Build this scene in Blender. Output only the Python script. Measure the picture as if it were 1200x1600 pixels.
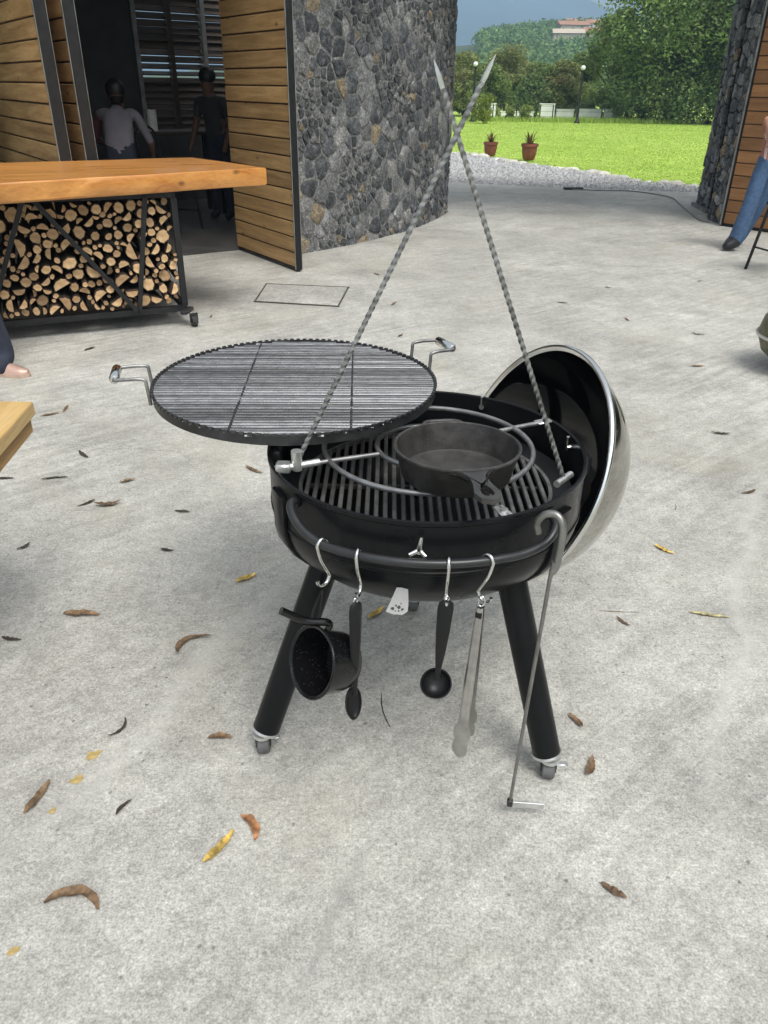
import bpy, math, random
from math import sin, cos, pi, radians, sqrt, atan2
from mathutils import Vector, Matrix, noise as mnoise

# ------------------------------------------------------------------ camera, sky, sun, exposure
S = bpy.context.scene
for o in list(bpy.data.objects): bpy.data.objects.remove(o)
COL = S.collection
cd = bpy.data.cameras.new('camera'); cam = bpy.data.objects.new('camera', cd); COL.objects.link(cam)
cd.sensor_fit = 'VERTICAL'; cd.sensor_height = 24; cd.lens = 18.0; cd.clip_start = .02; cd.clip_end = 9000
cam.matrix_world = Matrix.Translation((0, 0, 1.55)) @ Matrix.Rotation(radians(61), 4, 'X') @ Matrix.Rotation(radians(.8), 4, 'Z')
S.camera = cam
S.render.resolution_x = 768; S.render.resolution_y = 1024

SUN_EL, SUN_AZ = 60, 152          # azimuth measured clockwise from +Y
W = bpy.data.worlds.new('World'); S.world = W; W.use_nodes = True
wn = W.node_tree.nodes; wl = W.node_tree.links; wn.clear()
sky = wn.new('ShaderNodeTexSky'); sky.sky_type = 'NISHITA'; sky.sun_disc = False
sky.sun_elevation = radians(SUN_EL); sky.sun_rotation = radians(SUN_AZ)
sky.air_density = 1.0; sky.dust_density = 3.0; sky.ozone_density = 1.0
hs = wn.new('ShaderNodeHueSaturation'); hs.inputs['Saturation'].default_value = .08
bg = wn.new('ShaderNodeBackground'); bg.inputs['Strength'].default_value = .15
wo = wn.new('ShaderNodeOutputWorld')
wl.new(sky.outputs[0], hs.inputs['Color']); wl.new(hs.outputs[0], bg.inputs[0]); wl.new(bg.outputs[0], wo.inputs[0])
sd = bpy.data.lights.new('sun', 'SUN'); sun = bpy.data.objects.new('sun', sd); COL.objects.link(sun)
sd.energy = 1.5; sd.angle = radians(28); sd.color = (1, .95, .85)
el, az = radians(SUN_EL), radians(SUN_AZ)
sdir = Vector((sin(az)*cos(el), cos(az)*cos(el), sin(el)))
sun.rotation_euler = (-sdir).to_track_quat('-Z', 'Y').to_euler()
sun.location = sdir*30
S.view_settings.view_transform = 'Standard'; S.view_settings.look = 'None'
S.view_settings.exposure = .8; S.view_settings.gamma = 1

R = random.Random(7)

# ------------------------------------------------------------------ helpers
class MB:
    def __init__(s): s.v = []; s.f = []; s.m = []
    def add(s, vs, fs, mi=0):
        b = len(s.v); s.v += [tuple(p) for p in vs]
        for f in fs: s.f.append(tuple(b+i for i in f)); s.m.append(mi)
    def box(s, c, d, M=None, mi=0, bev=0):
        hx, hy, hz = d[0]/2, d[1]/2, d[2]/2
        c = Vector(c); b = min(bev, hx*.9, hy*.9, hz*.9)
        if b <= 0:
            P = [Vector((x*hx, y*hy, z*hz)) for z in (-1, 1) for y in (-1, 1) for x in (-1, 1)]
            F = [(0, 2, 3, 1), (4, 5, 7, 6), (0, 1, 5, 4), (2, 6, 7, 3), (0, 4, 6, 2), (1, 3, 7, 5)]
        else:
            P = []; F = []; idx = {}
            for sx in (-1, 1):
                for sy in (-1, 1):
                    for sz in (-1, 1):
                        for ax in range(3):
                            q = [sx*(hx-b), sy*(hy-b), sz*(hz-b)]
                            q[ax] = (sx*hx, sy*hy, sz*hz)[ax]
                            idx[(sx, sy, sz, ax)] = len(P); P.append(Vector(q))
            def fq(keys): F.append(tuple(idx[k] for k in keys))
            for ax in range(3):
                a1, a2 = (ax+1) % 3, (ax+2) % 3
                for sg in (-1, 1):
                    ks = []
                    for u, w in ((-1, -1), (1, -1), (1, 1), (-1, 1)):
                        t = [0, 0, 0]; t[ax] = sg; t[a1] = u; t[a2] = w; ks.append((*t, ax))
                    fq(ks if sg > 0 else ks[::-1])
                for u in (-1, 1):
                    for w in (-1, 1):
                        t0 = [0, 0, 0]; t0[a1] = u; t0[a2] = w
                        A = list(t0); B = list(t0); A[ax] = -1; B[ax] = 1
                        ks = [(*A, a1), (*B, a1), (*B, a2), (*A, a2)]
                        fq(ks if u*w < 0 else ks[::-1])
            for sx in (-1, 1):
                for sy in (-1, 1):
                    for sz in (-1, 1):
                        ks = [(sx, sy, sz, 0), (sx, sy, sz, 1), (sx, sy, sz, 2)]
                        fq(ks if sx*sy*sz > 0 else ks[::-1])
        if M: P = [M @ p for p in P]
        s.add([p+c for p in P], F, mi); return s
    def tube(s, pts, r, n=8, mi=0, cap=True, closed=False, twist=0, square=False):
        pts = [Vector(p) for p in pts]; N = len(pts)
        rs = r if isinstance(r, (list, tuple)) else [r]*N
        T = []
        for i in range(N):
            if closed: d = pts[(i+1) % N]-pts[i-1]
            else: d = pts[min(i+1, N-1)]-pts[max(i-1, 0)]
            T.append(d.normalized())
        up = Vector((0, 0, 1)) if abs(T[0].z) < .95 else Vector((1, 0, 0))
        nrm = T[0].cross(up).normalized(); vs = []
        for i in range(N):
            nrm = (nrm-T[i]*nrm.dot(T[i])).normalized(); bn = T[i].cross(nrm)
            for k in range(n):
                a = 2*pi*k/n+twist*i+(pi/4 if square else 0)
                vs.append(pts[i]+(nrm*cos(a)+bn*sin(a))*rs[i])
        fs = []
        for i in range(N if closed else N-1):
            j = (i+1) % N
            for k in range(n):
                l = (k+1) % n; fs.append((i*n+k, i*n+l, j*n+l, j*n+k))
        if cap and not closed: fs += [tuple(range(n))[::-1], tuple((N-1)*n+k for k in range(n))]
        s.add(vs, fs, mi); return s
    def lathe(s, prof, n=48, M=None, mi=0, a0=0, a1=2*pi, closed=True):
        vs = []; fs = []; N = len(prof)
        m = n if closed else n+1
        for k in range(m):
            a = a0+(a1-a0)*k/n
            for r, z in prof: vs.append(Vector((r*cos(a), r*sin(a), z)))
        for k in range(n):
            l = (k+1) % m
            for i in range(N-1): fs.append((k*N+i, l*N+i, l*N+i+1, k*N+i+1))
        if M: vs = [M @ v for v in vs]
        s.add(vs, fs, mi); return s
    def prism(s, poly, z0, z1, M=None, mi=0, inset=0, zi=0):
        n = len(poly)
        cx = sum(p[0] for p in poly)/n; cy = sum(p[1] for p in poly)/n
        vs = [Vector((p[0], p[1], z0)) for p in poly]
        if inset:
            vs += [Vector((p[0], p[1], z1-zi)) for p in poly]
            vs += [Vector((cx+(p[0]-cx)*(1-inset), cy+(p[1]-cy)*(1-inset), z1)) for p in poly]
        else: vs += [Vector((p[0], p[1], z1)) for p in poly]
        L = len(vs)//n; fs = [tuple(range(n))[::-1], tuple((L-1)*n+i for i in range(n))]
        for l in range(L-1):
            for i in range(n):
                j = (i+1) % n; fs.append((l*n+i, l*n+j, (l+1)*n+j, (l+1)*n+i))
        if M: vs = [M @ v for v in vs]
        s.add(vs, fs, mi); return s
    def mesh(s, name, mats, smooth=None):
        me = bpy.data.meshes.new(name); me.from_pydata(s.v, [], s.f)
        for m in (mats if isinstance(mats, (list, tuple)) else [mats]): me.materials.append(m)
        if any(s.m): me.polygons.foreach_set('material_index', s.m)
        if smooth is not None:
            me.polygons.foreach_set('use_smooth', [True]*len(s.f)); me.set_sharp_from_angle(angle=radians(smooth))
        me.update(); return me
    def build(s, name, mats, parent=None, smooth=None, loc=None):
        return link(name, s.mesh(name, mats, smooth), parent, loc)

def link(name, data, parent=None, loc=None):
    o = bpy.data.objects.new(name, data); COL.objects.link(o)
    if parent is not None: o.parent = parent
    if loc is not None: o.location = loc
    return o
def tag(o, label=None, cat=None, group=None, kind=None):
    if label: o['label'] = label
    if cat: o['category'] = cat
    if group: o['group'] = group
    if kind: o['kind'] = kind
    return o
def empty(name, loc, rz=0, label=None, cat=None, group=None):
    o = link(name, None); o.location = loc; o.rotation_euler.z = rz; o.empty_display_size = .1
    return tag(o, label, cat, group)
def copy_tree(o, parent=None):
    c = o.copy(); COL.objects.link(c); c.parent = parent
    for ch in o.children: copy_tree(ch, c)
    return c
def frame(o, zdir, xhint=(1, 0, 0)):
    z = Vector(zdir).normalized(); x = Vector(xhint); x = (x-z*x.dot(z)).normalized(); y = z.cross(x)
    M = Matrix.Identity(4)
    for i in range(3): M[i][0] = x[i]; M[i][1] = y[i]; M[i][2] = z[i]; M[i][3] = o[i]
    return M
def spline(P, n=8):
    P = [Vector(p) for p in P]; out = []
    Q = [P[0]*2-P[1]]+P+[P[-1]*2-P[-2]]
    for i in range(1, len(Q)-2):
        a, b, c, d = Q[i-1:i+3]
        for k in range(n):
            t = k/n
            out.append(.5*((2*b)+(c-a)*t+(2*a-5*b+4*c-d)*t*t+(3*b-a-3*c+d)*t**3))
    return out+[P[-1]]

# ------------------------------------------------------------------ materials
class NT:
    def __init__(s, name):
        s.m = bpy.data.materials.new(name); s.m.use_nodes = True; s.t = s.m.node_tree; s.n = s.t.nodes
        s.b = s.n['Principled BSDF']; s.out = s.n['Material Output']
    def new(s, t, **k):
        n = s.n.new('ShaderNode'+t)
        for a, v in k.items(): setattr(n, a, v)
        return n
    def L(s, a, b): s.t.links.new(a, b)
    def coord(s, which='Object', scale=None):
        c = s.new('TexCoord').outputs[which]
        if scale is None: return c
        mp = s.new('Mapping'); mp.inputs['Scale'].default_value = scale; s.L(c, mp.inputs[0]); return mp.outputs[0]
    def noise(s, co, scale, detail=4, rough=.55, dist=0):
        n = s.new('TexNoise'); n.inputs['Scale'].default_value = scale; n.inputs['Detail'].default_value = detail
        n.inputs['Roughness'].default_value = rough; n.inputs['Distortion'].default_value = dist
        s.L(co, n.inputs['Vector']); return n.outputs['Fac']
    def ramp(s, fac, stops, interp='LINEAR'):
        r = s.new('ValToRGB'); r.color_ramp.interpolation = interp; e = r.color_ramp.elements
        while len(e) < len(stops): e.new(.5)
        for i, (p, c) in enumerate(stops):
            e[i].position = p; e[i].color = (c, c, c, 1) if isinstance(c, (int, float)) else (*c, 1)
        s.L(fac, r.inputs[0]); return r.outputs[0]
    def mix(s, fac, a, b, mode='MIX'):
        n = s.new('Mix', data_type='RGBA', blend_type=mode)
        for k, v in ((0, fac), (6, a), (7, b)):
            if isinstance(v, (int, float)): n.inputs[k].default_value = v if k == 0 else (v, v, v, 1)
            elif isinstance(v, tuple): n.inputs[k].default_value = (*v, 1)
            else: s.L(v, n.inputs[k])
        return n.outputs[2]
    def math(s, op, a, b=None):
        n = s.new('Math', operation=op)
        for k, v in ((0, a), (1, b)):
            if v is None: continue
            if isinstance(v, (int, float)): n.inputs[k].default_value = v
            else: s.L(v, n.inputs[k])
        return n.outputs[0]
    def bump(s, h, strength=.3, dist=.01, nrm=None):
        n = s.new('Bump'); n.inputs['Strength'].default_value = strength; n.inputs['Distance'].default_value = dist
        s.L(h, n.inputs['Height'])
        if nrm: s.L(nrm, n.inputs['Normal'])
        s.L(n.outputs[0], s.b.inputs['Normal']); return n.outputs[0]
    def col(s, c):
        if isinstance(c, tuple): s.b.inputs['Base Color'].default_value = (*c, 1)
        else: s.L(c, s.b.inputs['Base Color'])
    def set(s, rough=None, metal=None, spec=None, coat=None):
        if rough is not None:
            if isinstance(rough, (int, float)): s.b.inputs['Roughness'].default_value = rough
            else: s.L(rough, s.b.inputs['Roughness'])
        if metal is not None: s.b.inputs['Metallic'].default_value = metal
        if spec is not None: s.b.inputs['Specular IOR Level'].default_value = spec
        if coat is not None: s.b.inputs['Coat Weight'].default_value = coat

def simple(name, c, rough=.5, metal=0, var=.12, scale=20, bump=0, spec=None, rvar=.1, rnd=0):
    t = NT(name); co = t.coord(); f = t.noise(co, scale, 5)
    a = tuple(max(0, x*(1-var)) for x in c); b = tuple(x*(1+var) for x in c)
    k = t.ramp(f, [(.3, a), (.7, b)])
    if rnd:
        r = t.new('ObjectInfo').outputs['Random']
        k = t.mix(1.0, k, t.ramp(r, [(0, 1-rnd), (1, 1+rnd)]), 'MULTIPLY')
    t.col(k)
    t.set(t.ramp(f, [(.25, max(.02, rough-rvar)), (.75, min(1, rough+rvar))]), metal, spec)
    if bump: t.bump(t.noise(co, scale*6, 4), bump, .004)
    return t.m

def wood_mat(name, c1, c2, axis=0, scale=6, rough=.55, rnd=.2, knots=False, coat=0):
    t = NT(name); sc = [scale*2.2]*3; sc[axis] = scale*.16
    co = t.coord('Object'); info = t.new('ObjectInfo')
    off = t.new('VectorMath', operation='ADD'); t.L(co, off.inputs[0])
    mul = t.new('VectorMath', operation='SCALE'); mul.inputs[0].default_value = (13.7, 7.9, 17.3); t.L(info.outputs['Random'], mul.inputs['Scale'])
    t.L(mul.outputs[0], off.inputs[1])
    mp = t.new('Mapping'); mp.inputs['Scale'].default_value = sc; t.L(off.outputs[0], mp.inputs[0])
    g = t.noise(mp.outputs[0], 1.6, 7, .6, .6); fine = t.noise(mp.outputs[0], 9, 4, .6)
    k = t.ramp(g, [(.28, c1), (.5, tuple((a+b)/2 for a, b in zip(c1, c2))), (.72, c2)])
    k = t.mix(.35, k, t.ramp(fine, [(.3, .55), (.7, 1.2)]), 'MULTIPLY')
    big = t.noise(off.outputs[0], 1.3, 4); k = t.mix(.6, k, t.ramp(big, [(.3, .75), (.7, 1.15)]), 'MULTIPLY')
    if knots:
        v = t.new('TexVoronoi'); v.inputs['Scale'].default_value = 3.1; v.inputs['Randomness'].default_value = 1
        mp2 = t.new('Mapping'); s2 = [1.8]*3; s2[axis] = .9; mp2.inputs['Scale'].default_value = s2
        t.L(off.outputs[0], mp2.inputs[0]); t.L(mp2.outputs[0], v.inputs['Vector'])
        k = t.mix(t.ramp(v.outputs['Distance'], [(.03, .8), (.12, 0.)]), k, tuple(x*.3 for x in c1))
    if rnd: k = t.mix(1.0, k, t.ramp(info.outputs['Random'], [(0, 1-rnd), (1, 1+rnd*.7)]), 'MULTIPLY')
    t.col(k); t.set(t.ramp(g, [(.3, rough-.1), (.7, rough+.12)]), coat=coat)
    t.bump(fine, .25, .002); return t.m

def concrete_mat():
    t = NT('concrete'); co = t.coord()
    big = t.noise(co, .55, 5, .55, .4); mid = t.noise(co, 2.6, 6, .6, .5); sm = t.noise(co, 11, 5, .65)
    grain = t.noise(co, 95, 2, .6); fine = t.noise(co, 210, 1, .5); clump = t.noise(co, 30, 3, .6)
    k = t.ramp(big, [(.32, (.35, .342, .315)), (.5, (.41, .402, .372)), (.68, (.48, .472, .436))])
    k = t.mix(.55, k, t.ramp(mid, [(.34, .72), (.5, 1.0), (.66, 1.24)]), 'MULTIPLY')
    k = t.mix(.42, k, t.ramp(sm, [(.34, .74), (.5, 1.0), (.66, 1.22)]), 'MULTIPLY')
    # trowel sweeps: stretched noise laid across the slab at an angle, in patches
    rot = t.new('Mapping'); rot.inputs['Rotation'].default_value = (0, 0, radians(-40)); t.L(co, rot.inputs[0])
    sc_ = t.new('Mapping'); sc_.inputs['Scale'].default_value = (1.6, 17, 1); t.L(rot.outputs[0], sc_.inputs[0])
    sweep = t.ramp(t.noise(sc_.outputs[0], 1.2, 4, .65, .5), [(.36, .78), (.5, 1.), (.64, 1.2)])
    k = t.mix(t.ramp(t.noise(co, .7, 3), [(.42, .1), (.6, .75)]), k, sweep, 'MULTIPLY')
    # sand grains: dark pits and pale aggregate
    k = t.mix(.9, k, t.ramp(clump, [(.36, .88), (.5, 1.), (.64, 1.1)]), 'MULTIPLY')
    k = t.mix(.48, k, t.ramp(grain, [(.34, .52), (.46, .95), (.56, 1.05), (.68, 1.5)]), 'MULTIPLY')
    k = t.mix(.55, k, t.ramp(fine, [(.34, .66), (.5, 1.0), (.66, 1.34)]), 'MULTIPLY')
    vo = t.new('TexVoronoi'); vo.inputs['Scale'].default_value = 22; t.L(co, vo.inputs['Vector'])
    pit = t.math('MULTIPLY', t.ramp(vo.outputs['Distance'], [(.07, 1.), (.13, 0.)]), t.ramp(t.noise(co, 4, 2), [(.48, 0.), (.56, 1.)]))
    k = t.mix(t.math('MULTIPLY', pit, .65), k, (.1, .095, .09))
    vw = t.new('TexVoronoi'); vw.inputs['Scale'].default_value = 31; t.L(co, vw.inputs['Vector'])
    chip = t.math('MULTIPLY', t.ramp(vw.outputs['Distance'], [(.08, 1.), (.15, 0.)]), t.ramp(t.noise(co, 3.1, 2), [(.5, 0.), (.58, 1.)]))
    k = t.mix(t.math('MULTIPLY', chip, .7), k, (.6, .6, .58))
    st = t.noise(co, .9, 5, .7, 1.2)
    k = t.mix(t.ramp(st, [(.5, 0.), (.68, .34)]), k, (.4, .37, .29))
    st2 = t.noise(t.coord('Object', (1.5, .7, 1)), 1.3, 6, .7, .8)
    k = t.mix(t.ramp(st2, [(.56, 0.), (.7, .3)]), k, (.22, .213, .2))
    # float seams and a hairline crack, each a wandering line across the slab
    nz = t.new('TexNoise'); nz.inputs['Scale'].default_value = 2.4; nz.inputs['Detail'].default_value = 5; t.L(co, nz.inputs['Vector'])
    sx = t.new('SeparateXYZ'); t.L(co, sx.inputs[0])
    for (ax, ay, bx, by, wd, amp, colr, mx_) in ((-.03, 1.2, -.2, .75, .03, .12, (.27, .265, .25), .5), (-1.6, 5.4, .9, 2.9, .02, .3, (.28, .275, .26), .45), (.7, 1.0, 1.9, 3.6, .05, .25, (.52, .51, .475), .45), (-.9, 1.0, -.2, 2.6, .06, .25, (.52, .51, .475), .4), (.5, 3.2, 2.6, 4.3, .003, .35, (.12, .115, .11), .5), (-2.2, 3.6, -.5, 3.2, .003, .3, (.12, .115, .11), .45)):
        L_ = sqrt((bx-ax)**2+(by-ay)**2); nx, ny = -(by-ay)/L_, (bx-ax)/L_; c0 = nx*ax+ny*ay
        dd = t.math('ADD', t.math('MULTIPLY', sx.outputs['X'], nx), t.math('MULTIPLY', sx.outputs['Y'], ny))
        dd = t.math('ABSOLUTE', t.math('SUBTRACT', t.math('ADD', dd, t.math('MULTIPLY', t.math('SUBTRACT', nz.outputs['Fac'], .5), amp)), c0))
        al = t.math('ADD', t.math('MULTIPLY', sx.outputs['X'], (bx-ax)/L_/L_), t.math('MULTIPLY', sx.outputs['Y'], (by-ay)/L_/L_)); a0 = (ax*(bx-ax)+ay*(by-ay))/L_/L_
        along = t.ramp(t.math('SUBTRACT', al, a0), [(0., 0.), (.25, 1.), (.75, 1.), (1., 0.)])
        k = t.mix(t.math('MULTIPLY', t.math('MULTIPLY', t.ramp(dd, [(0., 1.), (wd, 0.)]), along), mx_), k, colr)
    t.col(k); t.set(t.ramp(mid, [(.3, .72), (.7, .93)]), spec=.3)
    h = t.math('ADD', t.math('MULTIPLY', sm, .9), t.math('MULTIPLY', grain, .3)); h = t.math('SUBTRACT', h, t.math('MULTIPLY', pit, .5))
    t.bump(h, .3, .006); return t.m

def stone_mat(name, dark, light, rnd=.3):
    t = NT(name); co = t.coord('Object'); info = t.new('ObjectInfo')
    off = t.new('VectorMath', operation='ADD'); t.L(co, off.inputs[0])
    mul = t.new('VectorMath', operation='SCALE'); mul.inputs[0].default_value = (31, 17, 23); t.L(info.outputs['Random'], mul.inputs['Scale']); t.L(mul.outputs[0], off.inputs[1])
    a = t.noise(off.outputs[0], 13, 7, .72, .6); b = t.noise(off.outputs[0], 48, 4, .7)
    k = t.ramp(a, [(.36, dark), (.52, tuple((x*.6+y*.4) for x, y in zip(dark, light))), (.66, light)]); k = t.mix(.9, k, t.ramp(b, [(.34, .5), (.5, 1.), (.66, 1.7)]), 'MULTIPLY')
    k = t.mix(1.0, k, t.ramp(info.outputs['Random'], [(0, 1-rnd), (1, 1+rnd)]), 'MULTIPLY')
    v = t.new('TexVoronoi'); v.inputs['Scale'].default_value = 70; t.L(off.outputs[0], v.inputs['Vector'])
    pit = t.ramp(v.outputs['Distance'], [(.1, 1.), (.3, 0.)])
    k = t.mix(t.math('MULTIPLY', pit, .5), k, tuple(x*.35 for x in dark))
    t.col(k); t.set(.85, spec=.3)
    t.bump(t.math('ADD', t.math('MULTIPLY', a, 1.2), t.math('SUBTRACT', b, pit)), .7, .02); return t.m

def foliage_mat(name, dark, light, hue_noise=.25, transl=.35, dead=None, isl=(.6, 1.45)):
    t = NT(name); co = t.coord('Object'); n = t.noise(co, hue_noise, 5, .65)
    geo = t.new('NewGeometry').outputs['Random Per Island']
    k = t.ramp(n, [(.3, dark), (.7, light)])
    k = t.mix(1.0, k, t.ramp(geo, [(0, isl[0]), (.5, 1.), (1, isl[1])]), 'MULTIPLY')
    if dead: k = t.mix(t.ramp(t.noise(co, hue_noise*2.3, 3), [(.55, 0.), (.7, .7)]), k, dead)
    t.col(k); t.set(.6, spec=.25)
    tr = t.new('BsdfTranslucent'); t.L(k, tr.inputs[0]); mx = t.new('MixShader'); mx.inputs[0].default_value = transl
    t.L(t.b.outputs[0], mx.inputs[1]); t.L(tr.outputs[0], mx.inputs[2]); t.L(mx.outputs[0], t.out.inputs[0]); return t.m

M = {}
M['concrete'] = concrete_mat()
M['black_paint'] = simple('black_paint', (.006, .0065, .0075), .3, 0, .2, 5, 0, rvar=.05, spec=.2)
M['black_enamel'] = simple('black_enamel', (.004, .004, .0045), .06, 0, .2, 6, rvar=.03, spec=.5)
M['rail_paint'] = simple('rail_paint', (.028, .029, .031), .32, .3, .2, 20, 0, rvar=.05)
M['black_matte'] = simple('black_matte', (.008, .008, .009), .42, 0, .2, 14, spec=.3)
M['cast_iron'] = simple('cast_iron', (.055, .052, .05), .38, .3, .35, 30, .25, spec=.4)
M['grate_iron'] = simple('grate_iron', (.13, .128, .125), .5, .4, .35, 40, .2, rnd=.2)
M['iron_rod'] = simple('iron_rod', (.25, .25, .245), .38, .7, .4, 25, .15)
M['grate_steel'] = simple('grate_steel', (.19, .193, .2), .4, .75, .22, 40, .2, rnd=.55)
M['dark_steel'] = simple('dark_steel', (.05, .05, .052), .45, .6, .3, 25, .1)
M['ring_wire'] = simple('ring_wire', (.27, .27, .27), .4, .7, .25, 30)
M['chrome'] = simple('chrome', (.72, .72, .71), .16, 1, .06, 15, rvar=.06)
M['zinc'] = simple('zinc', (.62, .62, .61), .36, .8, .15, 40)
M['tab_steel'] = simple('tab_steel', (.26, .26, .26), .5, .5, .15, 40)
M['rake_steel'] = simple('rake_steel', (.24, .235, .225), .38, .85, .2, 30, .05)
M['steel_brushed'] = simple('steel_brushed', (.42, .41, .39), .4, .85, .2, 30, .05)
M['steel_polished'] = simple('steel_polished', (.42, .41, .375), .04, 1, .05, 5, rvar=.02)
M['hatch_frame'] = simple('hatch_frame', (.11, .1, .085), .7, .3, .3, 15)
M['mottled_olive'] = simple('mottled_olive', (.13, .125, .07), .5, .2, .6, 22, .3)
M['rubber'] = simple('rubber', (.03, .03, .03), .75, 0, .25, 30)
M['wheel_grey'] = simple('wheel_grey', (.1, .1, .1), .6, 0, .2, 40)
M['frame_steel'] = simple('frame_steel', (.3, .3, .29), .5, .5, .3, 8, .1)
M['black_steel'] = simple('black_steel', (.012, .012, .013), .5, .2, .3, 20, .1)
M['emblem'] = simple('emblem', (.02, .02, .02), .6)
def speckle():
    t = NT('speckled_enamel'); co = t.coord(); v = t.new('TexVoronoi'); v.inputs['Scale'].default_value = 260; t.L(co, v.inputs['Vector'])
    m = t.math('MULTIPLY', t.ramp(v.outputs['Distance'], [(.12, 1.), (.24, 0.)]), t.ramp(t.noise(co, 60, 2), [(.5, 0.), (.55, 1.)]))
    t.col(t.mix(m, (.006, .006, .0065), (.07, .075, .1))); t.set(.22, spec=.35); return t.m
M['speckled'] = speckle()
M['plank_pale'] = wood_mat('plank_pale', (.34, .2, .08), (.62, .41, .19), 0, 6, .55, .26, True)
M['plank_brown'] = wood_mat('plank_brown', (.2, .09, .032), (.36, .18, .07), 0, 6, .6, .2, True)
M['slab_wood'] = wood_mat('slab_wood', (.44, .165, .038), (.66, .32, .09), 0, 4, .34, .05, True, .25)
M['slab_pale'] = wood_mat('slab_pale', (.55, .34, .12), (.78, .55, .25), 1, 5, .5, .05, True)
M['slab_edge'] = wood_mat('slab_edge', (.2, .11, .04), (.5, .3, .12), 1, 5, .7, .1, True)
M['dark_wood'] = wood_mat('dark_wood', (.03, .018, .01), (.07, .042, .022), 0, 5, .6, .2)
M['stone_dark'] = stone_mat('stone_dark', (.042, .046, .052), (.19, .197, .208))
M['stone_pale'] = stone_mat('stone_pale', (.16, .16, .16), (.38, .375, .36))
M['stone_grey'] = stone_mat('stone_grey', (.12, .122, .127), (.34, .342, .345))
M['stone_tan'] = stone_mat('stone_tan', (.2, .16, .105), (.4, .33, .23), .2)
M['mortar'] = stone_mat('mortar', (.13, .13, .128), (.36, .355, .34), 0)
M['wall_black'] = stone_mat('wall_black', (.012, .012, .013), (.03, .03, .032), 0)
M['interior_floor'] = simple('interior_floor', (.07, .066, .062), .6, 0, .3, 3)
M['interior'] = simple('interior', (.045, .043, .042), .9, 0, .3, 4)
M['leaf_far'] = foliage_mat('leaf_far', (.12, .19, .055), (.32, .4, .13), .35, .35, (.19, .16, .08))
M['leaf_olive'] = foliage_mat('leaf_olive', (.18, .215, .075), (.4, .43, .16), .4, .35, (.24, .17, .1))
M['leaf_dark'] = foliage_mat('leaf_dark', (.075, .14, .05), (.29, .38, .14), .45, .3, (.12, .11, .05))
M['leaf_bush'] = foliage_mat('leaf_bush', (.14, .2, .03), (.36, .4, .07), 1., .4)
M['leaf_hill'] = foliage_mat('leaf_hill', (.09, .17, .06), (.22, .34, .11), .03, .25)
M['grass'] = foliage_mat('grass', (.32, .46, .075), (.47, .59, .13), .8, .4, None, (.88, 1.12))
M['weed'] = foliage_mat('weed', (.16, .24, .05), (.4, .44, .16), .8, .4)
M['bark'] = simple('bark', (.085, .066, .05), .9, 0, .35, 6, .5)
def lawn_mat():
    t = NT('lawn'); co = t.coord(); a = t.noise(co, .25, 6, .6); b = t.noise(t.coord('Object', (1, .35, 1)), 2.5, 6, .7); c = t.noise(co, 40, 3, .7)
    k = t.ramp(a, [(.3, (.3, .45, .07)), (.7, (.42, .56, .12))]); k = t.mix(.7, k, t.ramp(b, [(.3, .75), (.7, 1.2)]), 'MULTIPLY')
    k = t.mix(.4, k, t.ramp(c, [(.3, .7), (.7, 1.25)]), 'MULTIPLY'); t.col(k); t.set(.9, spec=.15); t.bump(c, .3, .02); return t.m
M['lawn'] = lawn_mat()
M['gravel_bed'] = simple('gravel_bed', (.26, .26, .26), .9, 0, .35, 30, .5)
M['gravel'] = simple('gravel', (.44, .44, .44), .85, 0, .55, 13, rnd=.2)
M['border_stone'] = simple('border_stone', (.55, .53, .47), .85, 0, .25, 12, .4, rnd=.2)
M['terracotta'] = simple('terracotta', (.2, .06, .042), .7, 0, .25, 12, .1)
M['soil'] = simple('soil', (.04, .028, .02), .95)
M['bromeliad'] = foliage_mat('bromeliad', (.05, .045, .02), (.16, .1, .04), 8, .2)
M['white_wall'] = simple('white_wall', (.78, .78, .76), .8, 0, .08, 3)
M['lamp_glass'] = simple('lamp_glass', (.85, .85, .83), .25, 0, .03)
M['roof_tile'] = simple('roof_tile', (.36, .19, .12), .85, 0, .2, 1)
M['house_wall'] = simple('house_wall', (.5, .43, .34), .85, 0, .1, .4)
M['window_dark'] = simple('window_dark', (.03, .035, .04), .2)
M['mountain'] = simple('mountain', (.08, .14, .18), .95, 0, .4, .004)  # some of the distance haze is put into this bluish base colour
M['hill_ground'] = simple('hill_ground', (.05, .085, .035), .95, 0, .4, .05)
M['hose'] = simple('hose', (.2, .195, .18), .6)
def log_end():
    t = NT('log_end'); co = t.coord('Object'); info = t.new('ObjectInfo')
    sep = t.new('SeparateXYZ'); t.L(co, sep.inputs[0])
    d = t.math('SQRT', t.math('ADD', t.math('POWER', sep.outputs['X'], 2.), t.math('POWER', sep.outputs['Z'], 2.)))
    n = t.noise(co, 22, 4); rg = t.math('SINE', t.math('ADD', t.math('MULTIPLY', d, 900.), t.math('MULTIPLY', n, 14.)))
    k = t.ramp(n, [(.3, (.5, .31, .15)), (.7, (.74, .53, .31))]); k = t.mix(.25, k, t.ramp(rg, [(0, .7), (1, 1.1)]), 'MULTIPLY')
    k = t.mix(t.ramp(d, [(.0, .35), (.02, 0.)]), k, (.3, .15, .06))
    k = t.mix(1.0, k, t.ramp(info.outputs['Random'], [(0, (.5, .46, .44)), (.2, (.85, .8, .75)), (.6, (1., .98, .95)), (1, (1.15, 1.13, 1.08))]), 'MULTIPLY')
    ck = t.ramp(t.noise(co, 55, 3, .8), [(.3, .5), (.42, 1.)]); k = t.mix(.7, k, ck, 'MULTIPLY')
    t.col(k); t.set(.8); t.bump(n, .4, .004); return t.m
M['log_end'] = log_end()
M['log_bark'] = simple('log_bark', (.06, .04, .028), .9, 0, .4, 25, .5, rnd=.3)
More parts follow.
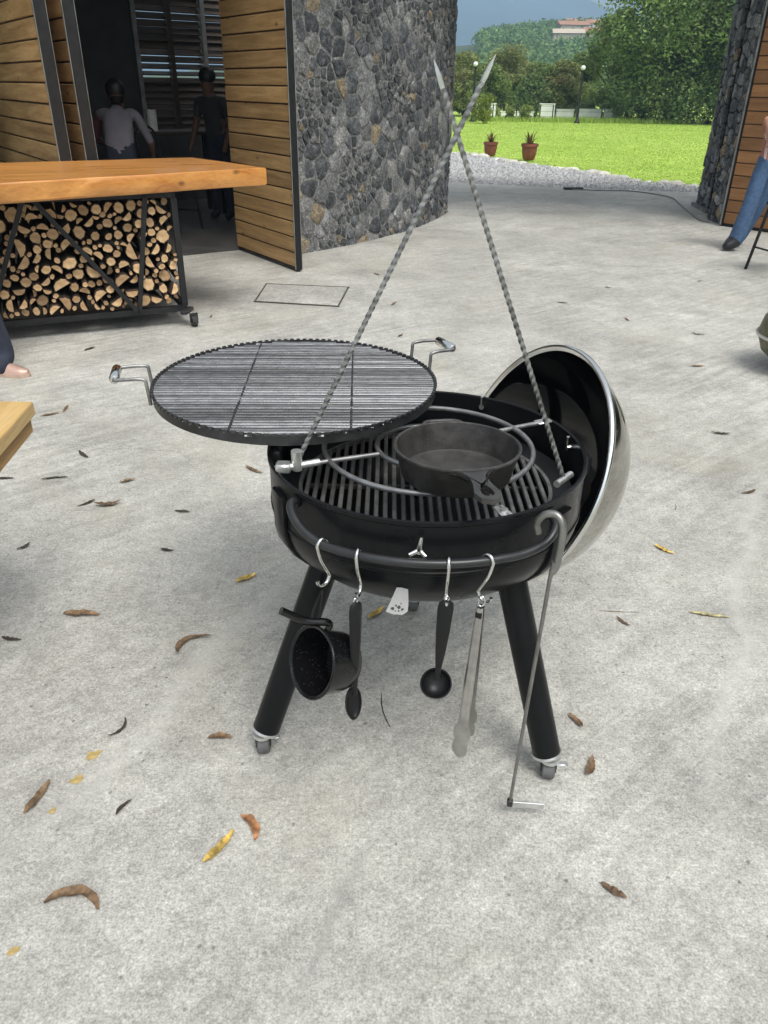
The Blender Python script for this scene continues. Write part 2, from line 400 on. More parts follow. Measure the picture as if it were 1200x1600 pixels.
M['skin'] = simple('skin', (.42, .22, .14), .5)
M['skin_shaded'] = simple('skin_shaded', (.15, .08, .05), .5)  # skin of the doorway people, with the room's shade put into the colour
M['hair'] = simple('hair', (.012, .009, .008), .45)
M['jeans'] = simple('jeans', (.055, .105, .2), .85, 0, .3, 30, .1)
M['jeans_dark'] = simple('jeans_dark', (.022, .027, .045), .85, 0, .25, 30, .1)
M['shirt_white'] = simple('shirt_white', (.2, .19, .22), .85, 0, .1, 10)  # doorway dimness is put into this and the next two shirt colours
M['shirt_pink'] = simple('shirt_pink', (.16, .06, .065), .85, 0, .1, 10)
M['shirt_grey'] = simple('shirt_grey', (.04, .037, .035), .85, 0, .15, 10)
def striped():
    t = NT('striped_shirt'); co = t.coord(); w = t.new('TexWave', bands_direction='X'); w.inputs['Scale'].default_value = 9; t.L(co, w.inputs['Vector'])
    t.col(t.ramp(w.outputs['Fac'], [(.35, (.33, .13, .11)), (.6, (.55, .42, .38))])); t.set(.85); return t.m
M['shirt_striped'] = striped()
M['shoe_rose'] = simple('shoe_rose', (.5, .33, .27), .38, .3, .15, 12)
M['shoe_sole'] = simple('shoe_sole', (.5, .36, .28), .7)
M['shoe_black'] = simple('shoe_black', (.015, .015, .018), .5)
M['sock'] = simple('sock', (.75, .74, .72), .9)
M['paper'] = simple('paper', (.75, .73, .7), .9)
M['dry_brown'] = simple('dry_brown', (.16, .1, .055), .75, 0, .75, 55, .3, rnd=.3)
M['dry_dark'] = simple('dry_dark', (.045, .034, .026), .8, 0, .4, 45, .3, rnd=.3)
M['dry_yellow'] = simple('dry_yellow', (.5, .34, .08), .65, 0, .75, 55, .3, rnd=.15)
M['dry_orange'] = simple('dry_orange', (.3, .14, .06), .65, 0, .75, 55, .3)
M['dry_tan'] = simple('dry_tan', (.36, .32, .16), .65, 0, .75, 55, .3)
M['paint_spot'] = simple('paint_spot', (.42, .31, .12), .85, 0, .3, 60)

# ------------------------------------------------------------------ ground
def sheet(name, poly, z, m, kind='structure', thick=None):
    b = MB()
    if thick: b.prism(poly, z-thick, z)
    else: b.add([(x, y, z) for x, y in poly], [tuple(range(len(poly)))])
    return tag(b.build(name, m), kind=kind)
EDGE = [(-14, 15.9), (.6, 15.55), (1.3, 15.45), (2.9, 14.95), (5.3, 14.45), (14, 13.6)]
sheet('patio', [(-14, -9), (14, -9)]+EDGE[::-1], 0, M['concrete'], thick=.12)
BORDER = [(-3, 27), (.6, 24.2), (2.0, 22.7), (2.3, 22.05), (2.93, 20.1), (3.88, 18.75), (4.38, 17.8), (4.9, 16.4), (5.74, 15.6), (8.5, 14.6), (13.9, 14.0)]
sheet('gravel_path', [(-14, 16), (.6, 15.6), (1.3, 15.5), (2.9, 15.), (5.3, 14.5), (13.9, 13.7)]+BORDER[::-1]+[(-14, 30)], -.03, M['gravel_bed'])
def lawn():
    b = MB(); xs = [-1090, -600, -150, -60, -30, 0, 10, 20, 30, 60, 150, 600, 1690]; ys = [-300, -20, 0, 14, 25, 35, 45, 50, 60, 90, 150, 600, 1400, 2090]
    vs = [(x, y, -.05) for y in ys for x in xs]; n = len(xs)
    b.add(vs, [(j*n+i, j*n+i+1, (j+1)*n+i+1, (j+1)*n+i) for j in range(len(ys)-1) for i in range(n-1)])
    tag(b.build('lawn', M['lawn']), kind='structure')
lawn()
def in_poly(x, y, P):
    c = False; j = len(P)-1
    for i in range(len(P)):
        if (P[i][1] > y) != (P[j][1] > y) and x < (P[j][0]-P[i][0])*(y-P[i][1])/(P[j][1]-P[i][1])+P[i][0]: c = not c
        j = i
    return c
GP = [(.4, 15.7), (1.3, 15.52), (2.9, 15.02), (5.3, 14.52), (7, 14.25), (7, 14.9)]+BORDER[1:9][::-1]
def gravel():
    b = MB(); r = random.Random(3); n = 0
    while n < 9000:
        x = r.uniform(.4, 7); y = r.uniform(14.2, 24.3)
        if not in_poly(x, y, GP): continue
        n += 1; s = r.uniform(.02, .06)*(1 if y < 18 else 1.35); rot = Matrix.Rotation(r.uniform(0, 6), 3, 'Z')
        vs = [rot @ Vector((cos(a)*s*r.uniform(.7, 1.2), sin(a)*s*r.uniform(.7, 1.1), 0)) for a in (0, 1.3, 2.5, 3.8, 5.1)]
        c = Vector((x, y, -.03)); top = c+Vector((r.uniform(-.3, .3)*s, r.uniform(-.3, .3)*s, s*r.uniform(.6, 1.1)))
        b.add([c+v for v in vs]+[top], [(i, (i+1) % 5, 5) for i in range(5)])
    tag(b.build('gravel', M['gravel']), 'loose pale grey gravel between the concrete and the lawn', 'gravel', kind='stuff')
gravel()
def grass():
    b = MB(); r = random.Random(5); n = 0; LP = BORDER[1:]+[(16, 50), (0, 50)]
    while n < 60000:
        y = 15+33*r.random()**1.7; x = r.uniform(.5+y*.03, 2+y*.4)
        if in_poly(x, y, GP) or not in_poly(x, y, [(0.6, 24.2)]+BORDER[2:10]+[(22, 50), (0.6, 50)]): continue
        n += 1; h = r.uniform(.008, .02)*(1+y/80); a = r.uniform(0, pi); w = .004+.0005*y
        dx, dy = cos(a)*w, sin(a)*w; lx, ly = r.uniform(-.03, .03), r.uniform(-.03, .03)
        b.add([(x-dx, y-dy, -.05), (x+dx, y+dy, -.05), (x+lx, y+ly, -.05+h)], [(0, 1, 2)])
    for i in range(2600):       # taller rank grass under the far fence
        x = r.uniform(4, 16); y = r.uniform(46.5, 48.5); h = r.uniform(.08, .26); a = r.uniform(0, pi)
        b.add([(x-cos(a)*.05, y-sin(a)*.05, -.05), (x+cos(a)*.05, y+sin(a)*.05, -.05), (x+r.uniform(-.1, .1), y, h)], [(0, 1, 2)])
    tag(b.build('grass', M['grass']), 'bright green mown grass of the lawn beyond the gravel', 'grass', kind='stuff')
grass()
def rock_mesh(r, s, name, m):
    b = MB(); n = 8; vs = []; fs = []
    for j, (zz, rr) in enumerate(((0, .95), (.45, 1.), (.8, .7))):
        for k in range(n): a = 2*pi*k/n; q = rr*r.uniform(.8, 1.15); vs.append((cos(a)*q*s, sin(a)*q*s*.75, zz*s*.85*r.uniform(.85, 1.1)))
    vs.append((0, 0, s*.8))
    for j in range(2):
        for k in range(n): fs.append((j*n+k, j*n+(k+1) % n, (j+1)*n+(k+1) % n, (j+1)*n+k))
    fs += [(2*n+k, 2*n+(k+1) % n, 3*n) for k in range(n)]
    b.add(vs, fs); return b.mesh(name, m, 50)
def border():
    r = random.Random(11); ms = [rock_mesh(r, 1, 'border_stone', M['border_stone']) for _ in range(5)]
    P = [Vector((x, y, 0)) for x, y in BORDER[1:10]]
    for i in range(len(P)-1):
        d = P[i+1]-P[i]; L = d.length; t = 0
        while t < L:
            s = r.uniform(.1, .2); q = P[i]+d*(t/L); t += s*2.1
            if q.x > 7.2: break
            o = link('border_stone', r.choice(ms), None, (q.x+r.uniform(-.05, .05), q.y+r.uniform(-.05, .05), -.055)); o.scale = (s, s, s*r.uniform(.6, .95)); o.rotation_euler.z = r.uniform(0, 6)
            tag(o, 'pale rounded stone in the row edging the lawn along the gravel', 'stone', 'stones edging the lawn')
border()

# floor hatch in the concrete
def hatch():
    P = [(-1.075, 6.29), (-1.07, 6.93), (-.34, 6.84), (-.39, 6.17)]
    h = empty('floor_hatch', (-.72, 6.55, 0), 0, 'square concrete hatch cover with dark outline set in the floor near the stone wall', 'hatch')
    b = MB(); b.prism([(x+.72, y-6.55) for x, y in P], .002, .006); b.build('cover', M['concrete'], h)
    for i in range(4):
        a = Vector((*P[i], 0)); c = Vector((*P[(i+1) % 4], 0)); d = (c-a).normalized(); nn = Vector((-d.y, d.x, 0))*.006
        b = MB(); vs = [a-nn-d*.009, c-nn+d*.009, c+nn+d*.009, a+nn-d*.009]
        b.prism([(v.x+.72, v.y-6.55) for v in vs], .003, .0085+.0007*i); b.build('frame', M['hatch_frame'], h)
hatch()

# ------------------------------------------------------------------ round stone building
BCX, BCY, BR = -5.816, 13.088, 6.852
def clip(poly, px, py, nx, ny):
    out = []
    for i in range(len(poly)):
        a = poly[i]; b = poly[(i+1) % len(poly)]
        da = (a[0]-px)*nx+(a[1]-py)*ny; db = (b[0]-px)*nx+(b[1]-py)*ny
        if da <= 0: out.append(a)
        if (da < 0 < db) or (db < 0 < da):
            t = da/(da-db); out.append((a[0]+(b[0]-a[0])*t, a[1]+(b[1]-a[1])*t))
    return out
def stone_cells(w, h, n, seed, mind):
    r = random.Random(seed); P = []; tries = 0
    while len(P) < n and tries < 60000:
        tries += 1; q = (r.uniform(0, w), r.uniform(0, h)); md = mind*(.55 if mnoise.noise(Vector((q[0]*1.4, q[1]*1.4, seed))) < -.05 else 1.3)
        if all((q[0]-p[0])**2+(q[1]-p[1])**2 > md*md for p in P): P.append(q)
    cells = []
    for i, p in enumerate(P):
        poly = [(0, 0), (w, 0), (w, h), (0, h)]
        near = sorted(range(len(P)), key=lambda j: (P[j][0]-p[0])**2+(P[j][1]-p[1])**2)[1:26]
        for j in near:
            q = P[j]; dx, dy = q[0]-p[0], q[1]-p[1]; L = sqrt(dx*dx+dy*dy)
            poly = clip(poly, (p[0]+q[0])/2-dx/L*.009, (p[1]+q[1])/2-dy/L*.009, dx, dy)
            if len(poly) < 3: break
        if len(poly) >= 3: cells.append(poly)
    return cells, r
def stones_on(parent, cells, r, mapf, joined=False):
    """mapf(u, v, d) -> world point d metres proud of the wall core"""
    J3 = MB(); mm = [M['stone_dark'], M['stone_grey'], M['stone_tan'], M['stone_pale']]
    for poly in cells:
        n = len(poly); cu = sum(p[0] for p in poly)/n; cv = sum(p[1] for p in poly)/n
        # roughen the outline: split the sides and nudge the new points
        Q = []
        for i in range(n):
            a = poly[i]; c = poly[(i+1) % n]; Q.append((a[0]+(cu-a[0])*r.uniform(.0, .1), a[1]+(cv-a[1])*r.uniform(.0, .1)))
            el_ = sqrt((a[0]-c[0])**2+(a[1]-c[1])**2); ns = 1 if el_ < .05 else 2 if el_ < .1 else 3
            for q_ in range(1, ns):
                mx, my = a[0]+(c[0]-a[0])*q_/ns, a[1]+(c[1]-a[1])*q_/ns; k = r.uniform(-.07, .1); Q.append((mx+(cu-mx)*k, my+(cv-my)*k))
        n = len(Q); d = r.uniform(.007, .026); tx, tz = r.uniform(-.018, .018), r.uniform(-.018, .018)
        c0 = mapf(cu, cv, 0); vs = []
        for lev, (ins, dd) in enumerate(((0, -.02), (.0, d*.55), (.16, d))):
            for u, v in Q:
                uu, vv = u+(cu-u)*ins, v+(cv-v)*ins
                q = dd if lev == 0 else dd+((uu-cu)*tx+(vv-cv)*tz)*4*.2+r.uniform(-.004, .004)
                vs.append(mapf(uu, vv, q)-c0)
        vs.append(mapf(cu, cv, d*1.12)-c0)
        fs = []
        for l in range(2):
            for i in range(n): j = (i+1) % n; fs.append((l*n+i, l*n+j, (l+1)*n+j, (l+1)*n+i))
        fs += [(2*n+i, 2*n+(i+1) % n, 3*n) for i in range(n)]
        x = r.random(); mi = 0 if x < .5 else 1 if x < .86 else 2 if x < .92 else 3
        if joined: J3.add([v+c0-parent.location for v in vs], fs, mi); continue
        b = MB(); b.add(vs, fs); me = b.mesh('stone', mm[mi], 38)
        o = link('stone', me, parent, c0-parent.location)
    if joined: tag(J3.build('small_stones', mm, parent, 38), kind='stuff')
def round_building():
    A0, A1 = radians(-44.6), radians(-12.6); Hh = 3.6; TH = .45
    root = empty('stone_building', (BCX, BCY, 0), 0, 'round building of dark volcanic stone with an open wood-panelled doorway', 'building')
    b = MB(); n = 60; vs = []
    for k in range(n+1):
        a = A0+(A1-A0)*k/n
        for rr, z in ((BR-.04, -.05), (BR-.04, Hh), (BR-TH, Hh), (BR-TH, -.05)): vs.append((rr*cos(a), rr*sin(a), z))
    fs = [(k*4+i, (k+1)*4+i, (k+1)*4+(i+1) % 4, k*4+(i+1) % 4) for k in range(n) for i in range(4)]+[(0, 1, 2, 3), (n*4+3, n*4+2, n*4+1, n*4)]
    b.add(vs, fs); b.build('wall', M['mortar'], root)
    SA0, SA1 = A0, A1; w = (SA1-SA0)*BR; h = 2.9
    cells, r = stone_cells(w, h, 900, 4, .112)
    area = lambda P: abs(sum(P[i][0]*P[(i+1) % len(P)][1]-P[(i+1) % len(P)][0]*P[i][1] for i in range(len(P))))
    cells.sort(key=area, reverse=True)
    def mp(u, v, d):
        a = SA0+u/BR; q = BR-.045+d; return Vector((BCX+q*cos(a), BCY+q*sin(a), v-.03))
    stones_on(root, cells[:300], r, mp); stones_on(root, cells[300:], r, mp, True)
    # wall left of the doorway (behind the folded leaves), partition, roof
    e1 = Vector((.82, .57, 0)).normalized(); e2 = Vector((-.57, .82, 0)).normalized(); O = Vector((-1.583, 8.55, 0))
    Rm = Matrix.Rotation(atan2(e1.y, e1.x), 4, 'Z')
    def lb(name, u0, u1, v0, v1, z0, z1, m, par=root, bev=0):
        b = MB(); c = O+e1*(u0+u1)/2+e2*(v0+v1)/2; b.box((c.x-BCX, c.y-BCY, (z0+z1)/2), (u1-u0, v1-v0, z1-z0), Rm, bev=bev)
        return b.build(name, m, par)
    lb('front_wall', -9, -2.9, .3, .6, -.02, Hh, M['mortar'])
    lb('lintel', -2.9, .45, .3, .6, 3.05, Hh, M['dark_wood'])
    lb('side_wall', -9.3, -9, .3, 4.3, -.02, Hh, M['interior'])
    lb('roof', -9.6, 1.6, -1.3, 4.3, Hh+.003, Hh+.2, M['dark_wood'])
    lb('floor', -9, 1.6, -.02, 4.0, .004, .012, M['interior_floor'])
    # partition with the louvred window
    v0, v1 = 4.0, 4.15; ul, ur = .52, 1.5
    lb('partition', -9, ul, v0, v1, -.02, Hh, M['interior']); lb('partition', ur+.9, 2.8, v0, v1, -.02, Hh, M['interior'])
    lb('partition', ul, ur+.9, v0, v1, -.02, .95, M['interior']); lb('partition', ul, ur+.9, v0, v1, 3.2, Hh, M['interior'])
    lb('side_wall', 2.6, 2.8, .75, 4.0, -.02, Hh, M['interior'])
    win = lb('window', ul-.03, ul+.03, v0-.03, v1+.02, .95, 3.2, M['frame_steel'])
    for u in (ur, ur+.9): lb('frame', u-.03, u+.03, v0-.03, v1+.02, .95, 3.2, M['frame_steel'], win)
    lb('mullion', ul+.47, ul+.53, v0+.0, v1-.03, .95, 3.2, M['dark_wood'], win)
    r = random.Random(2)
    k = 0; z = .99
    while z < 3.18:
        rt = r.choice((24, 34, 62, 40)) if 1.4 < z < 2.05 else r.uniform(44, 56) if z < 2.5 else r.uniform(56, 72)
        for (a, c) in ((ul+.035, ul+.465), (ul+.535, ur-.035), (ur+.035, ur+.865)):
            bb = MB(); cc = O+e1*(a+c)/2+e2*(v0+.06)
            tilt = Matrix.Rotation(radians(rt), 4, 'X')
            bb.box((cc.x-BCX, cc.y-BCY, z), (c-a, .105, .014), Rm @ tilt); bb.build('slat', M['dark_wood'], win)
        z += .085; k += 1
    # furniture glimpsed inside
    return O, e1, e2
O_, E1_, E2_ = round_building()
def loc(u, v, z=0): return O_+E1_*u+E2_*v+Vector((0, 0, z))

# folding door leaves
def door_leaf(near, width, d, z1, label, board_h, m, nname='door_leaf', seed=0, thick=.06, side=1, edge=.05):
    """near: free end on the ground, d: unit direction to the hinge"""
    root = empty(nname, (near[0], near[1], 0), atan2(d[1], d[0]), label, 'door')
    z = .035; k = 0; r = random.Random(seed)
    while z < z1:
        h = min(board_h, z1-z); b = MB(); t = r.uniform(-.003, .003)
        b.box((edge+(width-edge)/2, t, z+h/2), (width-edge-.006, thick, h-.013), bev=.004); 
        b.build('board', m, root); z += board_h
    b = MB(); b.box((width/2, 0, z1/2+.02), (width-.02, thick*.55, z1-.05)); b.build('backing', M['dark_wood'], root)
    b = MB(); b.box((edge/2-.004, 0, z1/2+.01), (edge-.008, thick+.02, z1-.01), bev=.004); b.build('edge_frame', M['black_steel'], root)
    for yy in (-1, 1): b = MB(); b.box((edge*.5-.004, yy*(thick/2+.0125), z1/2+.01), (edge*.4, .006, z1-.02)); b.build('edge_strip', M['frame_steel'], root)
    b = MB(); b.box((width/2, 0, .018), (width-.01, thick*.7, .03)); b.build('bottom_rail', M['black_steel'], root)
    return root
DL = (-.569, .8224)
door_leaf((-.833, 7.466), 1.33, DL, 3.0, 'pale plank door leaf standing open against the stone wall, right of the dark doorway', .137, M['plank_pale'], seed=1, edge=.02, thick=.045)
door_leaf((-2.27, 6.44), 1.33, DL, 3.0, 'narrow strip of plank door leaf at the left jamb of the dark doorway', .137, M['plank_pale'], seed=2)
door_leaf((-2.42, 6.30), 2.6, DL, 3.0, 'wide pale plank door leaf with steel edge at the left edge of the photo', .137, M['plank_pale'], seed=3)

# ------------------------------------------------------------------ right building corner
def right_building():
    root = empty('stone_corner', (4.6, 11.5, 0), 0, 'dark stone pier at the right end of the passage beside the brown plank door', 'pier')
    H2 = 3.6
    def blk(name, P, z0, z1, m):
        b = MB(); b.prism([(x-4.6, y-11.5) for x, y in P], z0, z1); return b.build(name, m, root)
    blk('pier', [(4.64, 11.93), (6.4, 11.7), (6.6, 12.6), (4.74, 12.63)], 0, H2, M['wall_black'])
    blk('core', [(4.44, 10.8), (5.3, 10.8), (5.6, 11.75), (4.75, 11.75), (4.45, 11.24)], 0, H2, M['mortar'])
    blk('body', [(5.32, 10.6), (6.2, 9.1), (13, 9.4), (13, 11.6), (6.42, 11.6), (5.62, 11.72)], 0, H2, M['mortar'])
    blk('plinth', [(4.58, 11.86), (6.4, 11.65), (6.62, 12.66), (4.68, 12.72)], 0, .05, M['mortar'])
    faces = [((4.40, 10.76), (4.40, 11.24), 5), ((4.41, 11.25), (4.72, 11.76), 6), ((4.62, 11.93), (4.72, 12.62), 8)]
    for (a, c, sd_) in faces:
        A = Vector((*a, 0)); D = Vector((*c, 0))-A; L = D.length; D.normalize(); N = Vector((-D.y, D.x, 0))
        cells, r = stone_cells(L, 2.9, 90, sd_, .085)
        stones_on(root, cells, r, lambda u, v, d: A+D*u+N*(d-.01)+Vector((0, 0, v+.005)))
right_building()
door_leaf((4.37, 10.7), 1.7, (.63, -.7766), 3.0, 'brown plank door leaf behind the person in blue jeans', .145, M['plank_brown'], seed=5)

def canopy():  # unseen roof, added to darken the passage concrete and the walls beside it
    root = empty('shade_canopy', (2.4, 11.4, 4.0), 0, 'unseen dark timber canopy added over the passage to shade it', 'roof')
    P = [(-.2, 10.2), (5.2, 9.6), (7.2, 10.2), (7.2, 13.6), (.2, 14.0)]
    b = MB(); b.prism([(x-2.4, y-11.4) for x, y in P], .12, .2); b.build('deck', M['dark_wood'], root)
    for y in (10.8, 12.2, 13.4): b = MB(); b.box((1.0, y-11.4, .058), (6.6, .12, .12), Matrix.Rotation(-.04, 4, 'Z')); b.build('beam', M['dark_wood'], root)
canopy()

# ------------------------------------------------------------------ distance: trees, lamps, hill, mountain
def leaf_cloud(b, c, rad, n, size, r, flat=.8):
    for _ in range(n):
        while True:
            q = Vector((r.uniform(-1, 1), r.uniform(-1, 1), r.uniform(-1, 1)))
            if q.length < 1: break
        q = q*(q.length**-.35 if q.length > .05 else 1)
        p = Vector(c)+Vector((q.x*rad[0], q.y*rad[1], q.z*rad[2]))
        u = Vector((r.gauss(0, 1), r.gauss(0, 1), r.gauss(0, .6))).normalized(); w = u.cross(Vector((r.gauss(0, 1), r.gauss(0, 1), r.gauss(0, 1)))).normalized()
        s = size*r.uniform(.6, 1.4); u *= s; w *= s*.55
        b.add([p-u, p+w*.9-u*.1, p+u, p-w], [(0, 1, 2, 3)])
def tree(name, base, h, rx, ry, n_cl, n_leaf, lsize, mat, label, group, seed, low=.15):
    r = random.Random(seed); root = empty(name, base, 0, label, 'tree', group)
    tr = MB(); tops = []
    th = h*.34; tr.tube(spline([(0, 0, -.1), (r.uniform(-.1, .1), 0, th*.5), (r.uniform(-.2, .2), r.uniform(-.2, .2), th)], 4), [h*.028]*3+[h*.022]*3+[h*.02]*3, 7)
    cr = MB()
    for k in range(n_cl):
        a = r.uniform(0, 2*pi); f = sqrt(r.random()); zz = h*(low+(1-low)*r.random()**.8)
        prof = max(.25, sin(pi*min(1, (zz/h-low*.5)/(1.02-low*.5))**.8))
        c = Vector((cos(a)*f*rx*prof, sin(a)*f*ry*prof, min(zz, h*.94)))
        s = r.uniform(.11, .2)*min(h, 2.2*rx)
        leaf_cloud(cr, c, (s*1.15, s*1.15, s*.8), n_leaf, lsize, r)
        if k % 3 == 0: tr.tube(spline([(0, 0, th*r.uniform(.5, 1)), c*.5+Vector((0, 0, th*.35)), c], 3), [h*.012, h*.011, h*.009, h*.008, h*.006, h*.005, h*.003], 5)
    tr.build('trunk', M['bark'], root, 40); cr.build('crown', mat, root)
    return root
TR = [  # x, y, h, rx, mat, label
    (4.6, 55, 3.3, 1.7, 'leaf_olive', 'olive tree at the far left of the row, just right of the stone building'),
    (7.7, 58, 3.75, 2.3, 'leaf_olive', 'tallest yellowish rounded tree in the middle of the far tree row'),
    (5.9, 54, 2.7, 1.5, 'leaf_far', 'mid green tree behind the yellow bush by the far fence'),
    (9.6, 57, 2.9, 1.5, 'leaf_far', 'green tree behind the left part of the white wall pieces'),
    (11.2, 56, 3.0, 1.5, 'leaf_olive', 'olive tree behind the lamp post on the far side of the lawn'),
    (12.6, 58, 3.5, 1.5, 'leaf_far', 'green tree left of the big dark tree at the edge of the lawn'),
    (8.6, 53.5, 2.2, 1.2, 'leaf_dark', 'low dark green tree under the rounded yellowish tree'),
    (2.4, 57, 3.6, 2.0, 'leaf_olive', 'olive tree mostly hidden behind the stone building')]
for i, (x, y, h, rx, m, lab) in enumerate(TR):
    tree('far_tree', (x, y, -.05), h, rx, rx, 42, 300, .08, M[m], lab, 'trees beyond the lawn', 20+i, .08)
tree('broad_tree', (15.6, 48.5, -.05), 11.5, 4.4, 3.6, 120, 800, .095, M['leaf_dark'], 'big dark green tree filling the upper right beyond the lawn', None, 51, .03)
tree('broad_tree', (13.2, 52, -.05), 5.6, 1.4, 1.6, 44, 450, .09, M['leaf_far'], 'lighter green tree merging with the left side of the big dark tree', None, 52, .05)
tree('broad_tree', (18.6, 46, -.05), 9.5, 2.6, 2.6, 56, 500, .1, M['leaf_dark'], 'dark tree right of the big tree, partly behind the stone pier', None, 53, .03)
for i, (x, y, sc_, lab) in enumerate([(10.5, 6.2, 1.9, 'unseen leafy tree added for reflections right of the patio, nearest the right building'), (11.5, 3.0, 2.1, 'unseen leafy tree added for reflections right of the patio, between two others'), (10.5, -.5, 1.9, 'unseen leafy tree added for reflections right of the camera'), (12.5, -4, 2.0, 'unseen leafy tree added for reflections behind right of the camera')]):
    o = copy_tree(bpy.data.objects['far_tree']); o.location = (x, y, -.05); o.scale = (sc_*1.15, sc_*1.15, sc_); o.rotation_euler.z = i*1.7; tag(o, lab)  # unseen trees, added so the polished lid reflects something dark
def bush(x, y, h, seed, label, m='leaf_bush'):
    r = random.Random(seed); root = empty('bush', (x, y, -.05), 0, label, 'bush'); b = MB(); st = MB()
    for k in range(18):
        a = r.uniform(0, 6.3); f = r.random()*(.5*h*.75 if m != 'leaf_dark' else h*.85); c = Vector((cos(a)*f, sin(a)*f, h*r.uniform(.15, .85)))
        leaf_cloud(b, c, (.22*h, .22*h, .2*h), 70, .07, r); st.tube([(0, 0, 0), c*.5, c], [.02, .014, .006], 4)
    b.build('foliage', M[m], root); st.build('stem', M['bark'], root)
for i, (x, y, h, lab) in enumerate([(13.6, 49.5, 1.3, 'low dark bush at the foot of the big tree, left of its trunk'), (15.5, 47.6, 1.5, 'dark bush under the middle of the big tree'), (17.4, 47.2, 1.6, 'dark bush under the right side of the big tree'), (19.4, 47.5, 1.6, 'dark bush far right at the lawn edge by the stone pier'), (11.9, 51.5, 1.2, 'low dark bush behind the right white wall pieces'), (8.0, 52.3, 1.3, 'low dark bush behind the middle of the white wall row')]): bush(x, y, h, 80+i, lab, 'leaf_dark')
bush(4.85, 44, 1.3, 61, 'yellow green leafy bush at the far edge of the lawn by the stone building')
bush(7.4, 47.2, .8, 62, 'low green bush in front of the far white wall pieces', 'weed')
bush(6.6, 47.4, .7, 63, 'pale low bush beside the leftmost white wall piece', 'weed')
for i, (x0, x1, y, h, lab) in enumerate([(5.0, 6.1, 50, .78, 'leftmost low white wall piece beyond the lawn, next to the yellow bush'), (8.65, 9.5, 50, .8, 'tall white wall piece beyond the lawn in the middle of the row'),
        (9.7, 10.7, 50.4, .52, 'low white wall piece just left of the lamp post'), (10.95, 12.3, 50.2, .55, 'long low white wall piece right of the lamp post'), (12.5, 13.3, 50.4, .55, 'rightmost low white wall piece against the big dark tree'), (6.5, 8.4, 50.6, .36, 'lowest white wall piece half hidden behind low bushes')]):
    r_ = empty('white_wall', ((x0+x1)/2, y, -.05), 0, lab, 'wall', 'white wall pieces beyond the lawn')
    b = MB(); b.box((0, 0, h/2), (x1-x0, .2, h), bev=.015); b.build('panel', M['white_wall'], r_)
    b = MB(); b.box((0, 0, h+.025), (x1-x0+.06, .26, .05), bev=.01); b.build('coping', M['white_wall'], r_)
fx = [4.4, 5.7, 7.0, 8.3, 9.0, 10.4, 11.7, 13.0, 14.2]
fe = empty('wire_fence', (9, 47.8, -.05), 0, 'thin wire fence with dark posts along the far edge of the lawn', 'fence')
for x in fx: b = MB(); b.tube([(x-9, 0, 0), (x-9, 0, .82)], .032, 6); b.build('post', M['dark_steel'], fe)
for z in (.25, .5, .75): b = MB(); b.tube([(fx[0]-9, 0, z), (0, 0, z-.01), (fx[-1]-9, 0, z)], .006, 4); b.build('wire', M['dark_steel'], fe)
def lamp(x, y, h, label):
    r_ = empty('garden_lamp', (x, y, -.05), 0, label, 'lamp', 'garden lamp posts beyond the lawn')
    b = MB(); b.lathe([(.0, 0), (.16, 0), (.16, .06), (.1, .12), (.06, .3), (.05, h-.3), (.09, h-.26), (.12, h-.2), (.0, h-.2)], 12); b.build('post', M['black_steel'], r_, 40)
    b = MB(); b.lathe([(.06, h-.2)]+[(.12*cos(t), h-.09+.12*sin(t)) for t in [(-1.1+2.6*k/9) for k in range(10)]]+[(0, h+.031)], 16); g = b.build('globe', M['lamp_glass'], r_, 60)
    b = MB(); b.lathe([(0, h+.06), (.04, h+.045), (.05, h+.026), (.0, h+.02)], 10); b.build('cap', M['black_steel'], g)
lamp(10.0, 46, 2.65, 'white globe lamp on a dark post before the trees right of centre')
lamp(4.42, 46, 2.75, 'white globe lamp among the trees close beside the stone building')

